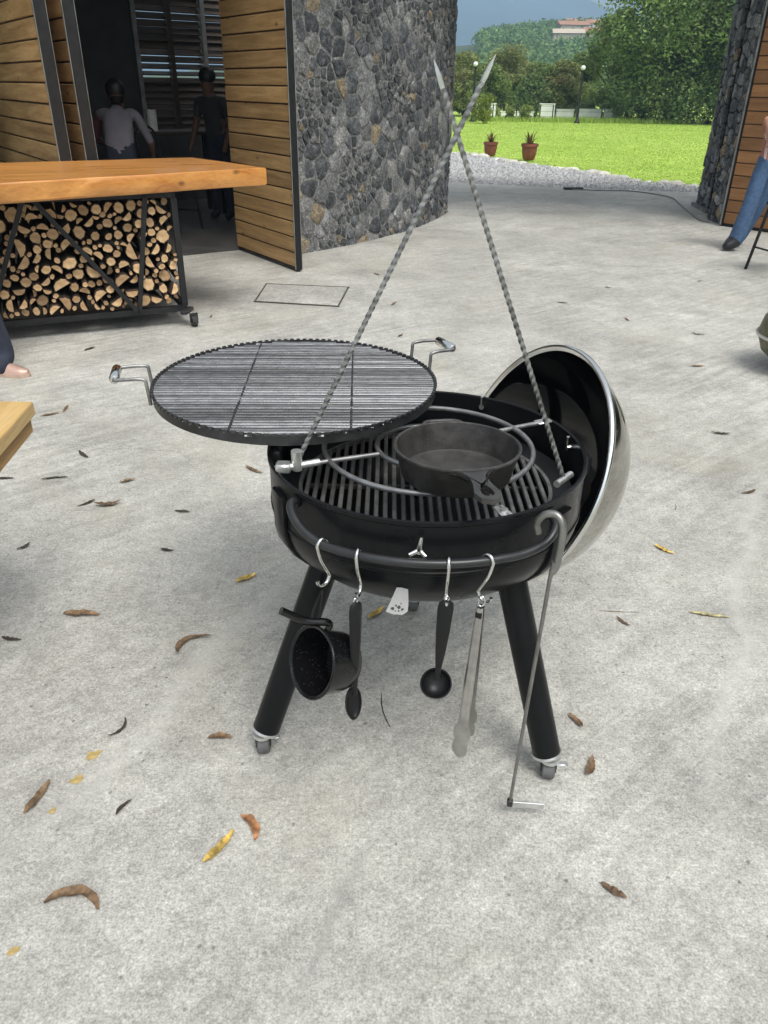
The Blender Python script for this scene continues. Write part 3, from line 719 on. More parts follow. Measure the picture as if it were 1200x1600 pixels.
def hills():
    r = random.Random(9)
    def hz(x, y):     # wooded hill
        t = max(0, min(1, (y-110)/190)); t = t*t*(3-2*t)
        return t*(14.6+ .075*(x-45) + 1.2*sin(x*.035+.7)) + 1.1*mnoise.noise(Vector((x*.03, y*.03, 2)))*t
    b = MB(); xs = [-60+12*i for i in range(26)]; ys = [105+9*i for i in range(26)]; n = len(xs)
    b.add([(x, y, hz(x, y)-.3) for y in ys for x in xs], [(j*n+i, j*n+i+1, (j+1)*n+i+1, (j+1)*n+i) for j in range(len(ys)-1) for i in range(n-1)])
    tag(b.build('hill', M['hill_ground'], None, 60), kind='structure')
    houses = [(60.5, 297, 7, 5, 4.2, 'white house on the skyline of the far hill'), (45.5, 232, 7.5, 5, 3.2, 'wide cream house with pale roof on the far hillside, lowest of the houses'), (51, 255, 8, 5, 3.2, 'long sandy house in the middle of the far hillside'),
              (52.5, 236, 4, 4, 3.2, 'small pinkish house just right of the lowest cream house'), (57.5, 258, 4, 4, 3.4, 'small white house right of the long sandy house'), (60, 250, 3.4, 4, 3, 'small cream house furthest right on the hillside')]
    hb = MB(); n = 0
    while n < 1500:
        x = r.uniform(10, 110); y = r.uniform(112, 322)
        if not (.1 < x/y < .36): continue
        n += 1; s = r.uniform(1.5, 3.0)
        if any(abs(x-h[0]) < h[2]*.5+2.2 and -9 < y-h[1] < 3 for h in houses): 
            if r.random() < .93: continue
        leaf_cloud(hb, (x, y, hz(x, y)+s*.75), (s, s, s*.85), 110, .42, r)
    tag(hb.build('woodland', M['leaf_hill']), 'dense green woodland covering the far hillside', 'woodland', kind='stuff')
    for (x, y, w, d, h, lab) in houses:
        z = hz(x, y)-.5; root = empty('hill_house', (x, y, z), r.uniform(-.3, .3), lab, 'house', 'houses on the far hillside')
        q = MB(); q.box((0, 0, h/2+.3), (w, d, h+.6)); q.build('wall', M['house_wall'] if 'white' not in lab else M['white_wall'], root)
        q = MB(); q.add([(-w/2-.3, -d/2-.3, h+.6), (w/2+.3, -d/2-.3, h+.6), (w/2+.3, d/2+.3, h+.6), (-w/2-.3, d/2+.3, h+.6), (-w/2-.3, 0, h+1.7), (w/2+.3, 0, h+1.7)], [(0, 1, 5, 4), (2, 3, 4, 5), (0, 4, 3), (1, 2, 5), (0, 3, 2, 1)])
        q.build('roof', M['house_wall'] if 'pale roof' in lab else M['roof_tile'], root)
        for k in range(2):
            q = MB(); q.box((w*(-.22+.44*k), -d/2-.02, h*.55), (w*.16, .1, h*.34)); q.build('window', M['window_dark'], root)
    # mountain
    mb = MB(); N = 40; vs = []
    def ridge(x): return 196-.3*(x-110)+9*sin(x*.012)+8*mnoise.noise(Vector((x*.014, 0, 5)))
    xs = [-500+40*i for i in range(N)]
    for j in range(12):
        t = j/11
        for x in xs:
            hgt = max(6, min(205, ridge(x)))*(t**1.15)*(1+.16*mnoise.noise(Vector((x*.006, t*4, 1)))*(1-t))
            vs.append((x, 900+600*t, hgt))
    for x in xs: vs.append((x, 1900, -5))
    mb.add(vs, [(j*N+i, j*N+i+1, (j+1)*N+i+1, (j+1)*N+i) for j in range(12) for i in range(N-1)])
    tag(mb.build('mountain', M['mountain'], None, 80), kind='structure')
hills()
def haze():
    t = NT('haze_air'); t.n.remove(t.b); v = t.new('VolumePrincipled'); v.inputs['Density'].default_value = .0011
    v.inputs['Color'].default_value = (.5, .74, 1, 1); v.inputs['Anisotropy'].default_value = .1; t.L(v.outputs[0], t.out.inputs['Volume'])
    b = MB(); b.box((300, 800, 110), (2800, 2600, 235))
    tag(b.build('haze', t.m), 'thin blue air haze over the distant mountain', 'haze', kind='stuff')
haze()

# terracotta pots on the border
def pot(x, y, s, label, seed):
    r = random.Random(seed); root = empty('plant_pot', (x, y, -.02), 0, label, 'pot', 'potted plants on the lawn edge')
    b = MB(); b.lathe([(0, 0), (.12*s, 0), (.15*s, .03*s), (.185*s, .2*s), (.19*s, .3*s), (.215*s, .3*s), (.215*s, .37*s), (.18*s, .37*s), (.17*s, .33*s), (0, .33*s)], 20); b.build('pot', M['terracotta'], root, 40)
    p = MB()
    for k in range(22):
        a = r.uniform(0, 2*pi); f = r.uniform(.05, .3)*s; hh = r.uniform(.15, .36)*s; w = .022*s; t = Vector((-sin(a), cos(a), 0))*w
        b0 = Vector((cos(a)*.04*s, sin(a)*.04*s, .33*s)); m1 = b0+Vector((cos(a)*f*.4, sin(a)*f*.4, hh*.65)); e = b0+Vector((cos(a)*f, sin(a)*f, hh))
        p.add([b0-t, b0+t, m1+t*.8, e, m1-t*.8], [(0, 1, 2, 4), (4, 2, 3)])
    p.build('plant', M['bromeliad'], root)
pot(2.66, 22.25, .9, 'left terracotta pot with spiky reddish plant on the lawn edge', 71)
pot(3.5, 21.15, 1.0, 'right, slightly larger terracotta pot with spiky plant on the lawn edge', 72)

b = MB(); b.tube(spline([(3.2, 14.55, .012), (3.6, 14.42, .014), (4.25, 14.36, .012), (4.62, 13.6, .014), (4.5, 12.7, .012), (4.25, 11.2, .012), (4.3, 10.9, .014)], 8), .0095, 6)
tag(b.build('hose', M['hose'], None, 60), 'thin dark hose lying on the concrete towards the right stone pier', 'hose')
b = MB(); b.box((3.25, 14.6, .02), (.34, .12, .04), Matrix.Rotation(.1, 4, 'Z'), bev=.012)
tag(b.build('hose_nozzle', M['dark_steel']), 'dark flat fitting at the end of the hose by the gravel', 'fitting')

# ------------------------------------------------------------------ firewood table
def firewood_table():
    A = Vector((-2.86, 4.985, 0)); D = Vector((1.0, .452, 0)).normalized(); N = Vector((-D.y, D.x, 0))   # cart front line
    L = (Vector((-1.46, 5.615, 0))-A).length; DEP = .75
    ang = atan2(D.y, D.x)
    root = empty('firewood_table', A, ang, 'thick orange wood slab table on a black steel rack filled with firewood', 'table')
    # slab: live-edged quadrilateral built in world coordinates
    def inv(p): q = Vector(p)-A; return Vector((q.dot(D), q.dot(N), q.z))
    FL, FR, BR_, BL = Vector((-3.42, 3.84, 1.03)), Vector((-.872, 6.0, 1.03)), Vector((-1.585, 6.79, 1.03)), Vector((-3.9, 5.45, 1.03))
    b = MB(); top = []; r = random.Random(3)
    def edge(a, c, n, amp):
        for k in range(n):
            t = k/n; p = a.lerp(c, t); d = (c-a).normalized(); nn = Vector((d.y, -d.x, 0)); top.append(p+nn*amp*mnoise.noise(Vector((p.x*1.7, p.y*1.7, 3))))
    edge(FL, FR, 16, .035); edge(FR, BR_, 5, .02); edge(BR_, BL, 14, .04); edge(BL, FL, 5, .02)
    n = len(top); th = .115; cen = sum(top, Vector())/n; vs = []
    for z, ins in ((0, .008), (-.008, .0), (-th+.012, 0.0), (-th, .012)):
        for p in top:
            d = (cen-p).normalized(); q = p+d*ins+Vector((0, 0, z)); vs.append(inv(q))
    fs = [tuple(range(n)), tuple(3*n+i for i in range(n))[::-1]]
    for l in range(3):
        for i in range(n): j = (i+1) % n; fs.append(((l+1)*n+i, (l+1)*n+j, l*n+j, l*n+i))
    b.add(vs, fs); b.build('tabletop', M['slab_wood'], root, 40)
    z0, z1 = .12, .912
    def bar(name, p, q, s=.04):
        b = MB(); b.tube([p, q], s*.7071, 4, square=True); return b.build(name, M['black_steel'], root)
    for y in (0, DEP):
        bar('rail', (0, y, z0), (L, y, z0)); bar('rail', (0, y, z1-.02), (L, y, z1-.02))
        for x in (.02, L-.01): bar('upright', (x, y, z0+.02), (x, y, z1-.042))
    for x in (0.02, L-.01):
        bar('cross_rail', (x, .03, z0), (x, DEP-.03, z0)); bar('cross_rail', (x, .03, z1-.02), (x, DEP-.03, z1-.02))
    # diagonal braces of the rack front
    Y = -.035
    for (xa, za, xb, zb) in ((.22, z0, .58, z1-.02), (.64, z1-.02, L-.34, z0), (L-.34, z0, L-.2, z1-.03)): bar('brace', (xa, Y, za), (xb, Y, zb), .03)
    for (x, y) in ((.05, .02), (L-.04, .02), (.05, DEP-.02), (L-.04, DEP-.02)):
        sgn = -.1 if y < .3 else .1; xo = .07 if x > 1 else -.07
        b = MB(); b.box((x+xo*.5, y+sgn*.5, z0-.015), (.05, .14, .03), Matrix.Rotation(-.6 if x > 1 and y < .3 else .6, 4, 'Z'), bev=.005); b.box((x+xo, y+sgn, z0-.045), (.05, .05, .03)); 
        for s in (-1, 1): b.box((x+xo+s*.024, y+sgn, .06), (.006, .04, .07))
        c = b.build('caster', M['dark_steel'], root)
        b = MB(); b.tube([(x+xo-.017, y+sgn, .042), (x+xo+.017, y+sgn, .042)], .042, 18); b.build('wheel', M['rubber'], c, 40)
    # logs, packed into the rack front
    r = random.Random(21); C = []
    x0, x1 = .02, L-.03
    zl, zh = z0+.03, z1-.045
    for _ in range(298):
        cap = r.choice((.032, .036, .04, .044, .05, .056, .036)); best = None
        for _k in range(70):
            x = r.uniform(x0+.012, x1-.012); z = r.uniform(zl+.012, zh-.012)
            q = min(cap, x-x0, x1-x, z-zl, zh-z)
            for c in C:
                q = min(q, sqrt((x-c[0])**2+(z-c[1])**2)-c[2]+.002)
                if q < .014: break
            if q >= .014 and (best is None or q > best[2]): best = (x, z, q)
        if best: C.append(best)
    for (x, z, q) in C:
        n = r.choice((7, 8, 9)); t = r.random(); sq = r.uniform(.75, 1); ph = r.uniform(0, 6.3); P = []
        if t < .5 or q < .021:
            for k in range(n): a = 2*pi*k/n; f = q*r.uniform(.9, 1.06); P.append((cos(a)*f, sin(a)*f*sq))
        elif t < .8:     # split halves
            for k in range(6): a = pi*k/5; P.append((cos(a)*q*1.12, sin(a)*q*1.05-q*.42))
        else:            # wedges
            P = [(-q*1.0, -q*.35)]+[(cos(a)*q*1.25-q*.1, sin(a)*q*1.05-q*.25) for a in (.0, .5, 1.0, 1.5)]+[(-q*.7, q*.35)]
        P = [(u*cos(ph)-w*sin(ph), u*sin(ph)+w*cos(ph)) for u, w in P]; n = len(P); yo = r.uniform(-.035, .045); ln = DEP-r.uniform(.05, .2)
        vs = [Vector((u, 0, w)) for u, w in P]+[Vector((u, ln, w)) for u, w in P]; b = MB()
        # orient outward: front face looks towards -y
        area = sum(P[i][0]*P[(i+1) % n][1]-P[(i+1) % n][0]*P[i][1] for i in range(n))
        front = tuple(range(n)) if area > 0 else tuple(range(n))[::-1]
        inn = [Vector((u*.87, -.001, w*.87)) for u, w in P]; b.add(vs+inn, [tuple(2*n+i for i in front)], 0)
        for i in range(n):
            f = (i, (i+1) % n, 2*n+(i+1) % n, 2*n+i); b.f.append(f if area > 0 else f[::-1]); b.m.append(1 if r.random() < .75 else 0)
        fs = [(i, n+i, n+(i+1) % n, (i+1) % n) for i in range(n)]+[tuple(n+i for i in range(n))[::-1]]
        for f in fs: b.f.append(f if area > 0 else f[::-1]); b.m.append(1)
        wp = A+D*x+N*yo+Vector((0, 0, z))
        o = b.build('firewood_log', [M['log_end'], M['log_bark']], None, None, wp); o.rotation_euler = (r.uniform(-.03, .03), 0, ang+r.uniform(-.05, .05))
        size = 'large' if q > .044 else 'small' if q < .026 else 'medium'; shp = 'round' if (t < .5 or q < .021) else 'half-split' if t < .8 else 'wedge-split'
        row = ('bottom', 'lower', 'upper', 'top')[min(3, int(4*(z-zl)/(zh-zl)))]; colm = ('left end', 'left part', 'middle', 'right part', 'right end')[min(4, int(5*x/L))]
        tag(o, '%s %s log end in the %s rows at the %s of the firewood stack' % (size, shp, row, colm), 'log', 'firewood logs stacked under the slab table')
firewood_table()

def near_table():
    root = empty('plank_table', (-1.05, 1.9, 0), 0, 'pale wood table corner jutting in at the left edge of the photo', 'table')
    def pr(name, P, z0, z1, m): b = MB(); b.prism([(x+1.05, y-1.9) for x, y in P], z0, z1, inset=.003, zi=.003); return b.build(name, m, root)
    pr('tabletop', [(-2.3, 1.46), (-.955, 1.46), (-1.008, 2.065), (-2.3, 2.045)], .712, .75, M['slab_pale'])
    pr('apron', [(-2.3, 1.48), (-.967, 1.48), (-1.018, 2.05), (-2.3, 2.03)], .665, .71, M['slab_edge'])
    for x, y in ((-1.5, 1.9), (-1.5, 1.6), (-2.2, 1.9), (-2.2, 1.6)): b = MB(); b.box((x+1.05, y-1.9, .331), (.07, .07, .662), bev=.006); b.build('leg', M['slab_edge'], root)
near_table()

# ------------------------------------------------------------------ kettle grill
GC = Vector((.1, 1.7, 0)); RB = .377; RZ = .796
def kettle():
    root = empty('kettle_grill', GC, 0, 'black round kettle fire grill on three caster legs with open lid, centre of the photo', 'grill')
    Z0, DD = .668, .2
    prof = [(RB-.006, RZ-.003), (RB-.001, RZ), (RB+.004, RZ-.002), (RB+.004, RZ-.01), (RB, RZ-.014), (RB, .72), (RB, Z0)]
    for k in range(1, 15): t = pi/2*k/14; prof.append((RB*cos(t), Z0-DD*sin(t)))
    inner = [(0.0, Z0-DD+.006)]
    for k in range(13, -1, -1): t = pi/2*k/14; inner.append(((RB-.006)*cos(t), Z0-(DD-.006)*sin(t)))
    prof = prof+inner+[(RB-.006, RZ-.003)]
    b = MB(); b.lathe(prof, 96); bowl = b.build('bowl', M['black_paint'], root, 35)
    # seam band at the waist
    b = MB(); b.lathe([(RB+.0005, .676), (RB+.0025, .674), (RB+.0025, .668), (RB+.0003, .666)], 96); b.build('seam', M['black_paint'], bowl, 35)
    # legs with straps and casters
    for i, (x, y) in enumerate(((-.41, -.221), (.33, -.292), (.002, .42))):
        d = Vector((x, y, 0)); ln = d.length; d.normalize(); tz = Vector((-d.y, d.x, 0))
        top = d*.262+Vector((0, 0, .565)); bot = d*(ln-.012)+Vector((0, 0, .078))
        b = MB(); b.tube([top+(top-bot)*.05, top, bot.lerp(top, .5), bot], [.035, .036, .036, .0355], 24)
        leg = b.build('leg', M['black_paint'], root, 40)
        b = MB(); P = []
        for k in range(9):
            t = k/8; zz = .50+.255*t; rr = RB if zz > Z0 else RB*sqrt(max(0, 1-((Z0-zz)/DD)**2)); P.append(d*(rr+.004)+Vector((0, 0, zz)))
        wv = .03
        vs = []
        for p in P: vs += [p-tz*wv-d*.004, p-tz*wv+d*.003, p-tz*wv*.7+d*.007, p+tz*wv*.7+d*.007, p+tz*wv+d*.003, p+tz*wv-d*.004]
        b.add(vs, [(k*6+j, k*6+j+1, (k+1)*6+j+1, (k+1)*6+j) for k in range(8) for j in range(5)]+[tuple(range(6)), tuple(48+j for j in range(6))[::-1]]); b.build('leg_strap', M['black_paint'], root, 40)
        c = d*ln
        tz = Vector((1, .12, 0)).normalized() if i == 0 else Vector((1, -.18, 0)).normalized() if i == 1 else tz; d = Vector((-tz.y, tz.x, 0))*(-1)
        b = MB(); ax = (top-bot).normalized(); b.lathe([(0, .0), (.0375, 0), (.0385, -.002), (.0385, -.007), (.03, -.009), (0, -.009)], 20, frame(bot, ax)); b.lathe([(0, .068), (.026, .068), (.026, .058), (.02, .053), (0, .053)], 18, Matrix.Translation((c.x, c.y, 0)))
        b.box(Vector((c.x, c.y, .062))+d*.014+tz*.03, (.03, .016, .006), bev=.002)
        cas = b.build('caster', M['zinc'], root, 40)
        b = MB()
        for s in (-1, 1): b.box(Vector((c.x, c.y, .04))+tz*s*.0185, (.003, .022, .034), Matrix.Rotation(atan2(tz.y, tz.x), 4, 'Z'))
        b.build('fork', M['dark_steel'], cas)
        b = MB(); q = Vector((c.x, c.y, .0275)); b.tube([q-tz*.0165, q-tz*.0135, q+tz*.0135, q+tz*.0165], [.022, .0275, .0275, .022], 20); b.build('wheel', M['wheel_grey'], cas, 40)
    # front handle rail
    def rp(deg, rad, z): a = radians(deg); return Vector((rad*cos(a), rad*sin(a), z))
    P = [rp(-140, .374, .768), rp(-138.5, .398, .771), rp(-135, .413, .76), rp(-130, .42, .742), rp(-124, .421, .728)]+[rp(a, .42, .725) for a in range(-118, -61, 6)]+[rp(-57.5, .421, .733), rp(-53.5, .418, .748), rp(-50.5, .405, .762), rp(-49, .374, .768)]
    b = MB(); b.tube(spline(P, 4), .0095, 12); rail = b.build('handle_rail', M['rail_paint'], root, 60)
    for a in (-140, -49):
        b = MB(); b.lathe([(0, 0), (.016, 0), (.016, .006), (0, .008)], 14, frame(rp(a, RB, .768), rp(a, 1, 0))); b.build('rail_mount', M['black_paint'], root, 40)
    # air-vent lever on the front
    b = MB(); c = rp(-94.2, RB, .737); o = rp(-94.2, 1, 0); t = Vector((-o.y, o.x, 0))
    b.tube([c+o*.001, c+o*.016], .009, 12); b.tube([c+o*.014, c+o*.018+Vector((0, 0, .034))+t*.004], [.006, .0035], 8); b.tube([c+o*.012, c+o*.02-t*.02-Vector((0, 0, .008))], [.006, .005], 8); b.tube([c+o*.012, c+o*.02+t*.014-Vector((0, 0, .01))], [.005, .005], 8)
    b.build('vent_lever', M['chrome'], root, 50)
    # ash damper tab with dark emblem
    c0 = Vector((-.06, -.362, .627)); 
    P = [(-.011, 0), (.013, 0), (.014, -.036), (.012, -.05), (.002, -.057), (-.018, -.056), (-.033, -.051), (-.031, -.045)]
    Mt = frame(c0, (0.05, -.8, .6), (1, 0, 0)); b = MB(); b.prism(P, -.002, .002, Mt); tab = b.build('damper_tab', M['tab_steel'], root)
    b = MB(); r = random.Random(8)
    for (u, v, s) in ((-.019, -.044, .0045), (-.012, -.038, .003), (-.006, -.041, .0045), (.001, -.046, .0035), (-.007, -.049, .0025), (-.002, -.034, .002), (-.014, -.049, .002)):
        b.prism([(u+cos(a)*s*r.uniform(.6, 1.2), v+sin(a)*s*r.uniform(.5, 1)) for a in [2*pi*k/7 for k in range(7)]], .0021, .0027, Mt)
    b.build('emblem', M['emblem'], tab)
    b = MB(); b.tube([Mt @ Vector((.0, .0, 0)), Vector((-.02, -.2, .545)), Vector((0, 0, .50))], .008, 8); b.build('damper_rod', M['dark_steel'], root)
    b = MB(); b.lathe([(0, .44), (.075, .44), (.085, .452), (.085, .474), (0, .48)], 28); b.build('ash_cup', M['black_matte'], root, 40)
    # charcoal grate low in the bowl
    g = MB(); g.lathe([(.302, .684), (.311, .684), (.311, .696), (.302, .696), (.302, .684)], 64); cg = g.build('charcoal_grate', M['grate_iron'], root, 30)
    x = -.288
    while x < .29:
        h = sqrt(.304**2-x*x); b = MB(); b.box((x, 0, .690), (.0105, 2*h, .012), bev=.002); b.build('bar', M['grate_iron'], cg); x += .0212
    b = MB(); b.box((0, 0, .679), (.58, .012, .009)); b.build('cross_bar', M['cast_iron'], cg)
    b = MB(); b.lathe([(.311, .688), (.356, .7), (.358, .703), (.311, .692)], 64); b.build('ledge', M['black_matte'], root, 40)
    # pot ring standing on three arms
    b = MB(); c = Vector((.005, .01, .788)); rr = .252
    b.tube([c+Vector((cos(2*pi*k/64)*rr, sin(2*pi*k/64)*rr, 0)) for k in range(64)], .0065, 8, closed=True); ring = b.build('pot_ring', M['ring_wire'], root, 60)
    b = MB(); b.tube([c+Vector((cos(2*pi*k/48)*.125, sin(2*pi*k/48)*.125, 0)) for k in range(48)], .006, 8, closed=True); b.build('inner_ring', M['ring_wire'], ring, 60)
    for a in (202, 28, -66):
        b = MB(); o = rp(a, 1, 0); b.tube([c+o*.12-Vector((0, 0, .002)), c+o*.255, Vector((0, 0, .79))+o*(RB-.004)], .006, 8); b.build('arm', M['ring_wire'], ring, 60)
        b = MB(); b.box(Vector((0, 0, .792))+o*(RB-.022), (.05, .026, .005), Matrix.Rotation(radians(a), 4, 'Z'), bev=.002); b.tube([Vector((0, 0, .793))+o*(RB-.02), Vector((0, 0, .8))+o*(RB-.02)], .008, 8); b.build('bracket', M['zinc'], ring, 40)
    for a, z in ((62, .772), (8, .77)):     # bolts showing inside the rim
        b = MB(); q = rp(a, RB-.006, z); b.tube([q, q-rp(a, .016, 0)], .008, 8); b.tube([q-rp(a, .014, 0), q-rp(a, .016, -.03)], .004, 6); b.build('bolt', M['chrome'], root, 50)
    # swing posts that carry the round cooking grate
    for a in (143, 178, 108):
        b = MB(); q = rp(a, RB-.02, .77); b.tube([q, q+Vector((0, 0, .066))], .009, 10); b.box(q+rp(a, .012, -.02), (.03, .03, .04), Matrix.Rotation(radians(a), 4, 'Z'), bev=.003); b.build('grate_post', M['dark_steel'], root, 50)
    # lid hung open on the right side
    n = Vector((-.871, -.301, .388)).normalized(); lc = Vector((.3935, 1.99, .611))-GC; Rl = .342; hd = .255
    Ml = frame(lc, -n, (0, 0, 1))
    out = [(Rl+.0, -.004), (Rl+.006, -.002), (Rl+.008, .006), (Rl+.006, .012), (Rl-.002, .014)]
    Rs = (Rl*Rl+hd*hd)/(2*hd); tm = atan2(Rl, Rs-hd)
    for k in range(1, 15): t = tm*(1-k/14); out.append(((Rl-.002)*sin(t)/sin(tm), .014+hd*(cos(t)-cos(tm))/(1-cos(tm))))
    out[-1] = (0, out[-1][1])
    b = MB(); b.lathe(out[4:], 96, Ml); lid = b.build('lid', M['steel_polished'], root, 40)
    b = MB(); b.lathe([(Rl-.01, .004), (Rl-.002, -.003)]+out[:5], 96, Ml); b.build('rim', M['chrome'], lid, 60)
    inn = [(Rl-.0102, .0035), (Rl-.012, .012)]+[((Rl-.014)*sin(tm*(1-k/14))/sin(tm), .012+(hd-.006)*(cos(tm*(1-k/14))-cos(tm))/(1-cos(tm))) for k in range(1, 14)]+[(0, .012+hd-.006)]
    b = MB(); b.lathe(inn, 96, Ml); b.build('lining', M['black_enamel'], lid, 40)
    b = MB(); hz = out[-1][1]
    b.tube(spline([Ml @ Vector((0, -.07, hz-.012)), Ml @ Vector((0, -.065, hz+.035)), Ml @ Vector((0, 0, hz+.045)), Ml @ Vector((0, .065, hz+.035)), Ml @ Vector((0, .07, hz-.012))], 6), .009, 10); b.build('handle', M['black_paint'], lid, 60)
    for (u, v) in ((-.1, .22), (-.2, -.12)):
        q = Ml @ Vector((u, v, .012+sqrt(Rs*Rs-u*u-v*v)-(Rs-hd)-.012)); b = MB(); b.lathe([(0, .004), (.008, .004), (.01, 0)], 10, frame(q, n)); b.build('rivet', M['chrome'], lid, 50)
    # hinge bracket between bowl and lid
    b = MB(); q = rp(8, RB+.001, .74); b.box(q+rp(8, .012, 0), (.03, .1, .05), Matrix.Rotation(radians(8), 4, 'Z'), bev=.004); b.build('hinge', M['black_paint'], root, 40)
kettle()

# round cooking grate
def grate():
    c = Vector((-.24, 1.962, .836)); r = .372
    root = empty('cooking_grate', c, radians(2), 'large round steel bar grate with two wire handles, swung out left of the kettle bowl', 'grate')
    b = MB(); b.lathe([(r-.004, 0), (r, 0), (r, .026), (r-.004, .026), (r-.004, 0)], 96); b.build('rim_band', M['dark_steel'], root, 35)
    p = .0166; x = -r+.014
    R2 = random.Random(4)
    while x < r-.008:
        h = sqrt((r-.003)**2-x*x); n = 7; pts = [(-h+2*h*k/(n-1), x+R2.uniform(-.0012, .0012), .0205+R2.uniform(-.001, .001)) for k in range(n)]
        b = MB(); wd = R2.uniform(.0062, .0082); b.tube(pts, wd, 8); b.v = [(u, v, .0205+(z-.0205)*.55) for u, v, z in b.v]; b.build('bar', M['grate_steel'], root, 70); x += p
    for y in (-.13, .15):
        h = sqrt((r-.004)**2-y*y); b = MB(); b.tube([(y, -h+2*h*k/24, .0215+R2.uniform(-.0016, .0012)) for k in range(25)], .0036, 6); b.build('cross_bar', M['dark_steel'], root, 60)
    # scalloped upper edge: bar ends welded over the band
    b = MB()
    k = 0
    for i in range(120):
        a = 2*pi*i/120; b.box((cos(a)*(r+.001), sin(a)*(r+.001), .0265), (.006, .011, .0045), Matrix.Rotation(a, 4, 'Z'))
    b.build('welds', M['grate_steel'], root)
    for s, aa in ((-1, radians(190)), (1, radians(24))):
        o = Vector((cos(aa), sin(aa), 0)); t = Vector((-o.y, o.x, 0)); b = MB()
        P = [o*(r+.002)+t*.055+Vector((0, 0, .0)), o*(r+.006)+t*.055+Vector((0, 0, .05)), o*(r+.014)+t*.054+Vector((0, 0, .068)), o*(r+.078)+t*.05+Vector((0, 0, .068)), o*(r+.083)+t*.045+Vector((0, 0, .068))]
        Q = [o*(r+.083)-t*.045+Vector((0, 0, .068)), o*(r+.078)-t*.05+Vector((0, 0, .068)), o*(r+.014)-t*.054+Vector((0, 0, .068)), o*(r+.006)-t*.055+Vector((0, 0, .05)), o*(r+.002)-t*.055+Vector((0, 0, .0))]
        b.tube(spline(P, 3)+spline(Q, 3), .0048, 8); h = b.build('handle', M['iron_rod'], root, 60)
        b = MB(); b.tube([o*(r+.083)+t*.046+Vector((0, 0, .068)), o*(r+.083)+t*.04+Vector((0, 0, .068)), o*(r+.083)-t*.04+Vector((0, 0, .068)), o*(r+.083)-t*.046+Vector((0, 0, .068))], [.008, .0125, .0125, .008], 12); b.build('grip', M['chrome'], h, 40)
grate()

# crossed twisted rods
def rod(p, q, label, foot):
    p, q = Vector(p), Vector(q); root = empty('twisted_rod', p, 0, label, 'rod'); d = q-p; L = d.length; n = 200
    pts = [d*(k/n) for k in range(n+1)]; rs = [.006]*(n+1)
    for k in range(n+1):
        t = (n-k)/n*L
        if t < .075: rs[k] = .006
    u_ = d.normalized(); pts = [q for q in pts if (d-q).length > .05]; rs = rs[:len(pts)]
    b = MB(); b.tube([pts[-1], pts[-1]+u_*.012, d-u_*.02, d], [.0052, .0058, .004, .0006], 4, square=True); b.build('point', M['zinc'], root, 25)
    b = MB(); b.tube(pts, rs, 4, twist=2*pi/15, square=True); b.build('shaft', M['iron_rod'], root, 25)
    if foot == 'bar': b = MB(); u = Vector((.045, .055, 0)).normalized(); b.tube([-u*.034, u*.034], .0085, 10); b.build('foot_bar', M['zinc'], root, 40)
    else:
        b = MB(); b.tube([(-.045, -.012, -.012), (.05, .012, -.004)], .0085, 10); b.tube([(0, 0, -.018), (0, 0, .028)], .0125, 10); b.box((-.03, -.006, -.01), (.034, .03, .022), bev=.004); b.build('socket', M['zinc'], root, 40)
rod((-.197, 1.56, .81), (.2005, 1.7, 1.606), 'twisted iron rod rising from the left rim and leaning right, in front', 'socket')
rod((.412, 1.583, .765), (.084, 1.722, 1.597), 'twisted iron rod rising from the right of the bowl, leaning left behind the other', 'bar')

# skillet
def skillet():
    c = Vector((.158, 1.535, .794)); root = empty('skillet', c, 0, 'black cast iron skillet resting on the wire ring in the grill', 'skillet'); root.rotation_euler = (radians(-1.5), 0, 0)
    ro, ri = .138, .133
    b = MB(); b.lathe([(0, 0), (.112, 0), (.121, .007), (ro-.003, .066), (ro+.002, .071), (ro+.002, .075), (ro-.002, .077), (ri, .075), (.119, .014), (.11, .008), (0, .007)], 64); b.build('pan', M['cast_iron'], root, 40)
    d = Vector((.17, -1, 0)).normalized(); Mh = Matrix.Translation((0, 0, .063)) @ Matrix.Rotation(atan2(d.y, d.x), 4, 'Z')
    # handle with teardrop hole: a swept outline ring
    outl = [(.124, -.05), (.14, -.029), (.163, -.017), (.2, -.019), (.238, -.0265), (.262, -.018), (.269, 0)]
    hole = [(.196, -.002), (.202, -.004), (.211, -.0075), (.225, -.0115), (.24, -.0125), (.25, -.009), (.254, 0)]
    outl = outl+[(x, -y) for x, y in outl[-2::-1]]; hole = hole+[(x, -y) for x, y in hole[-2::-1]]
    n = len(outl); b = MB(); vs = []
    for z in (.0, .011):
        for P in (outl, hole): vs += [Mh @ Vector((x, y, z-.0)) for x, y in P]
    fs = []
    for i in range(n-1):
        fs += [(i, n+i, n+i+1, i+1), (2*n+i, 2*n+i+1, 3*n+i+1, 3*n+i), (i, i+1, 2*n+i+1, 2*n+i), (n+i+1, n+i, 3*n+i, 3*n+i+1)]
    fs += [(0, n-1, 2*n-1, n), (2*n, 3*n, 4*n-1, 3*n-1)]
    b.add(vs, fs); b.build('handle', M['cast_iron'], root, 30)
    b = MB(); t = Vector((-d.y, d.x, 0)); B = -d
    b.tube(spline([B*.133+t*.05+Vector((0, 0, .068)), B*.158+t*.034+Vector((0, 0, .068)), B*.162+Vector((0, 0, .068)), B*.158-t*.034+Vector((0, 0, .068)), B*.133-t*.05+Vector((0, 0, .068))], 6), .0055, 8); b.build('helper_handle', M['cast_iron'], root, 60)
skillet()

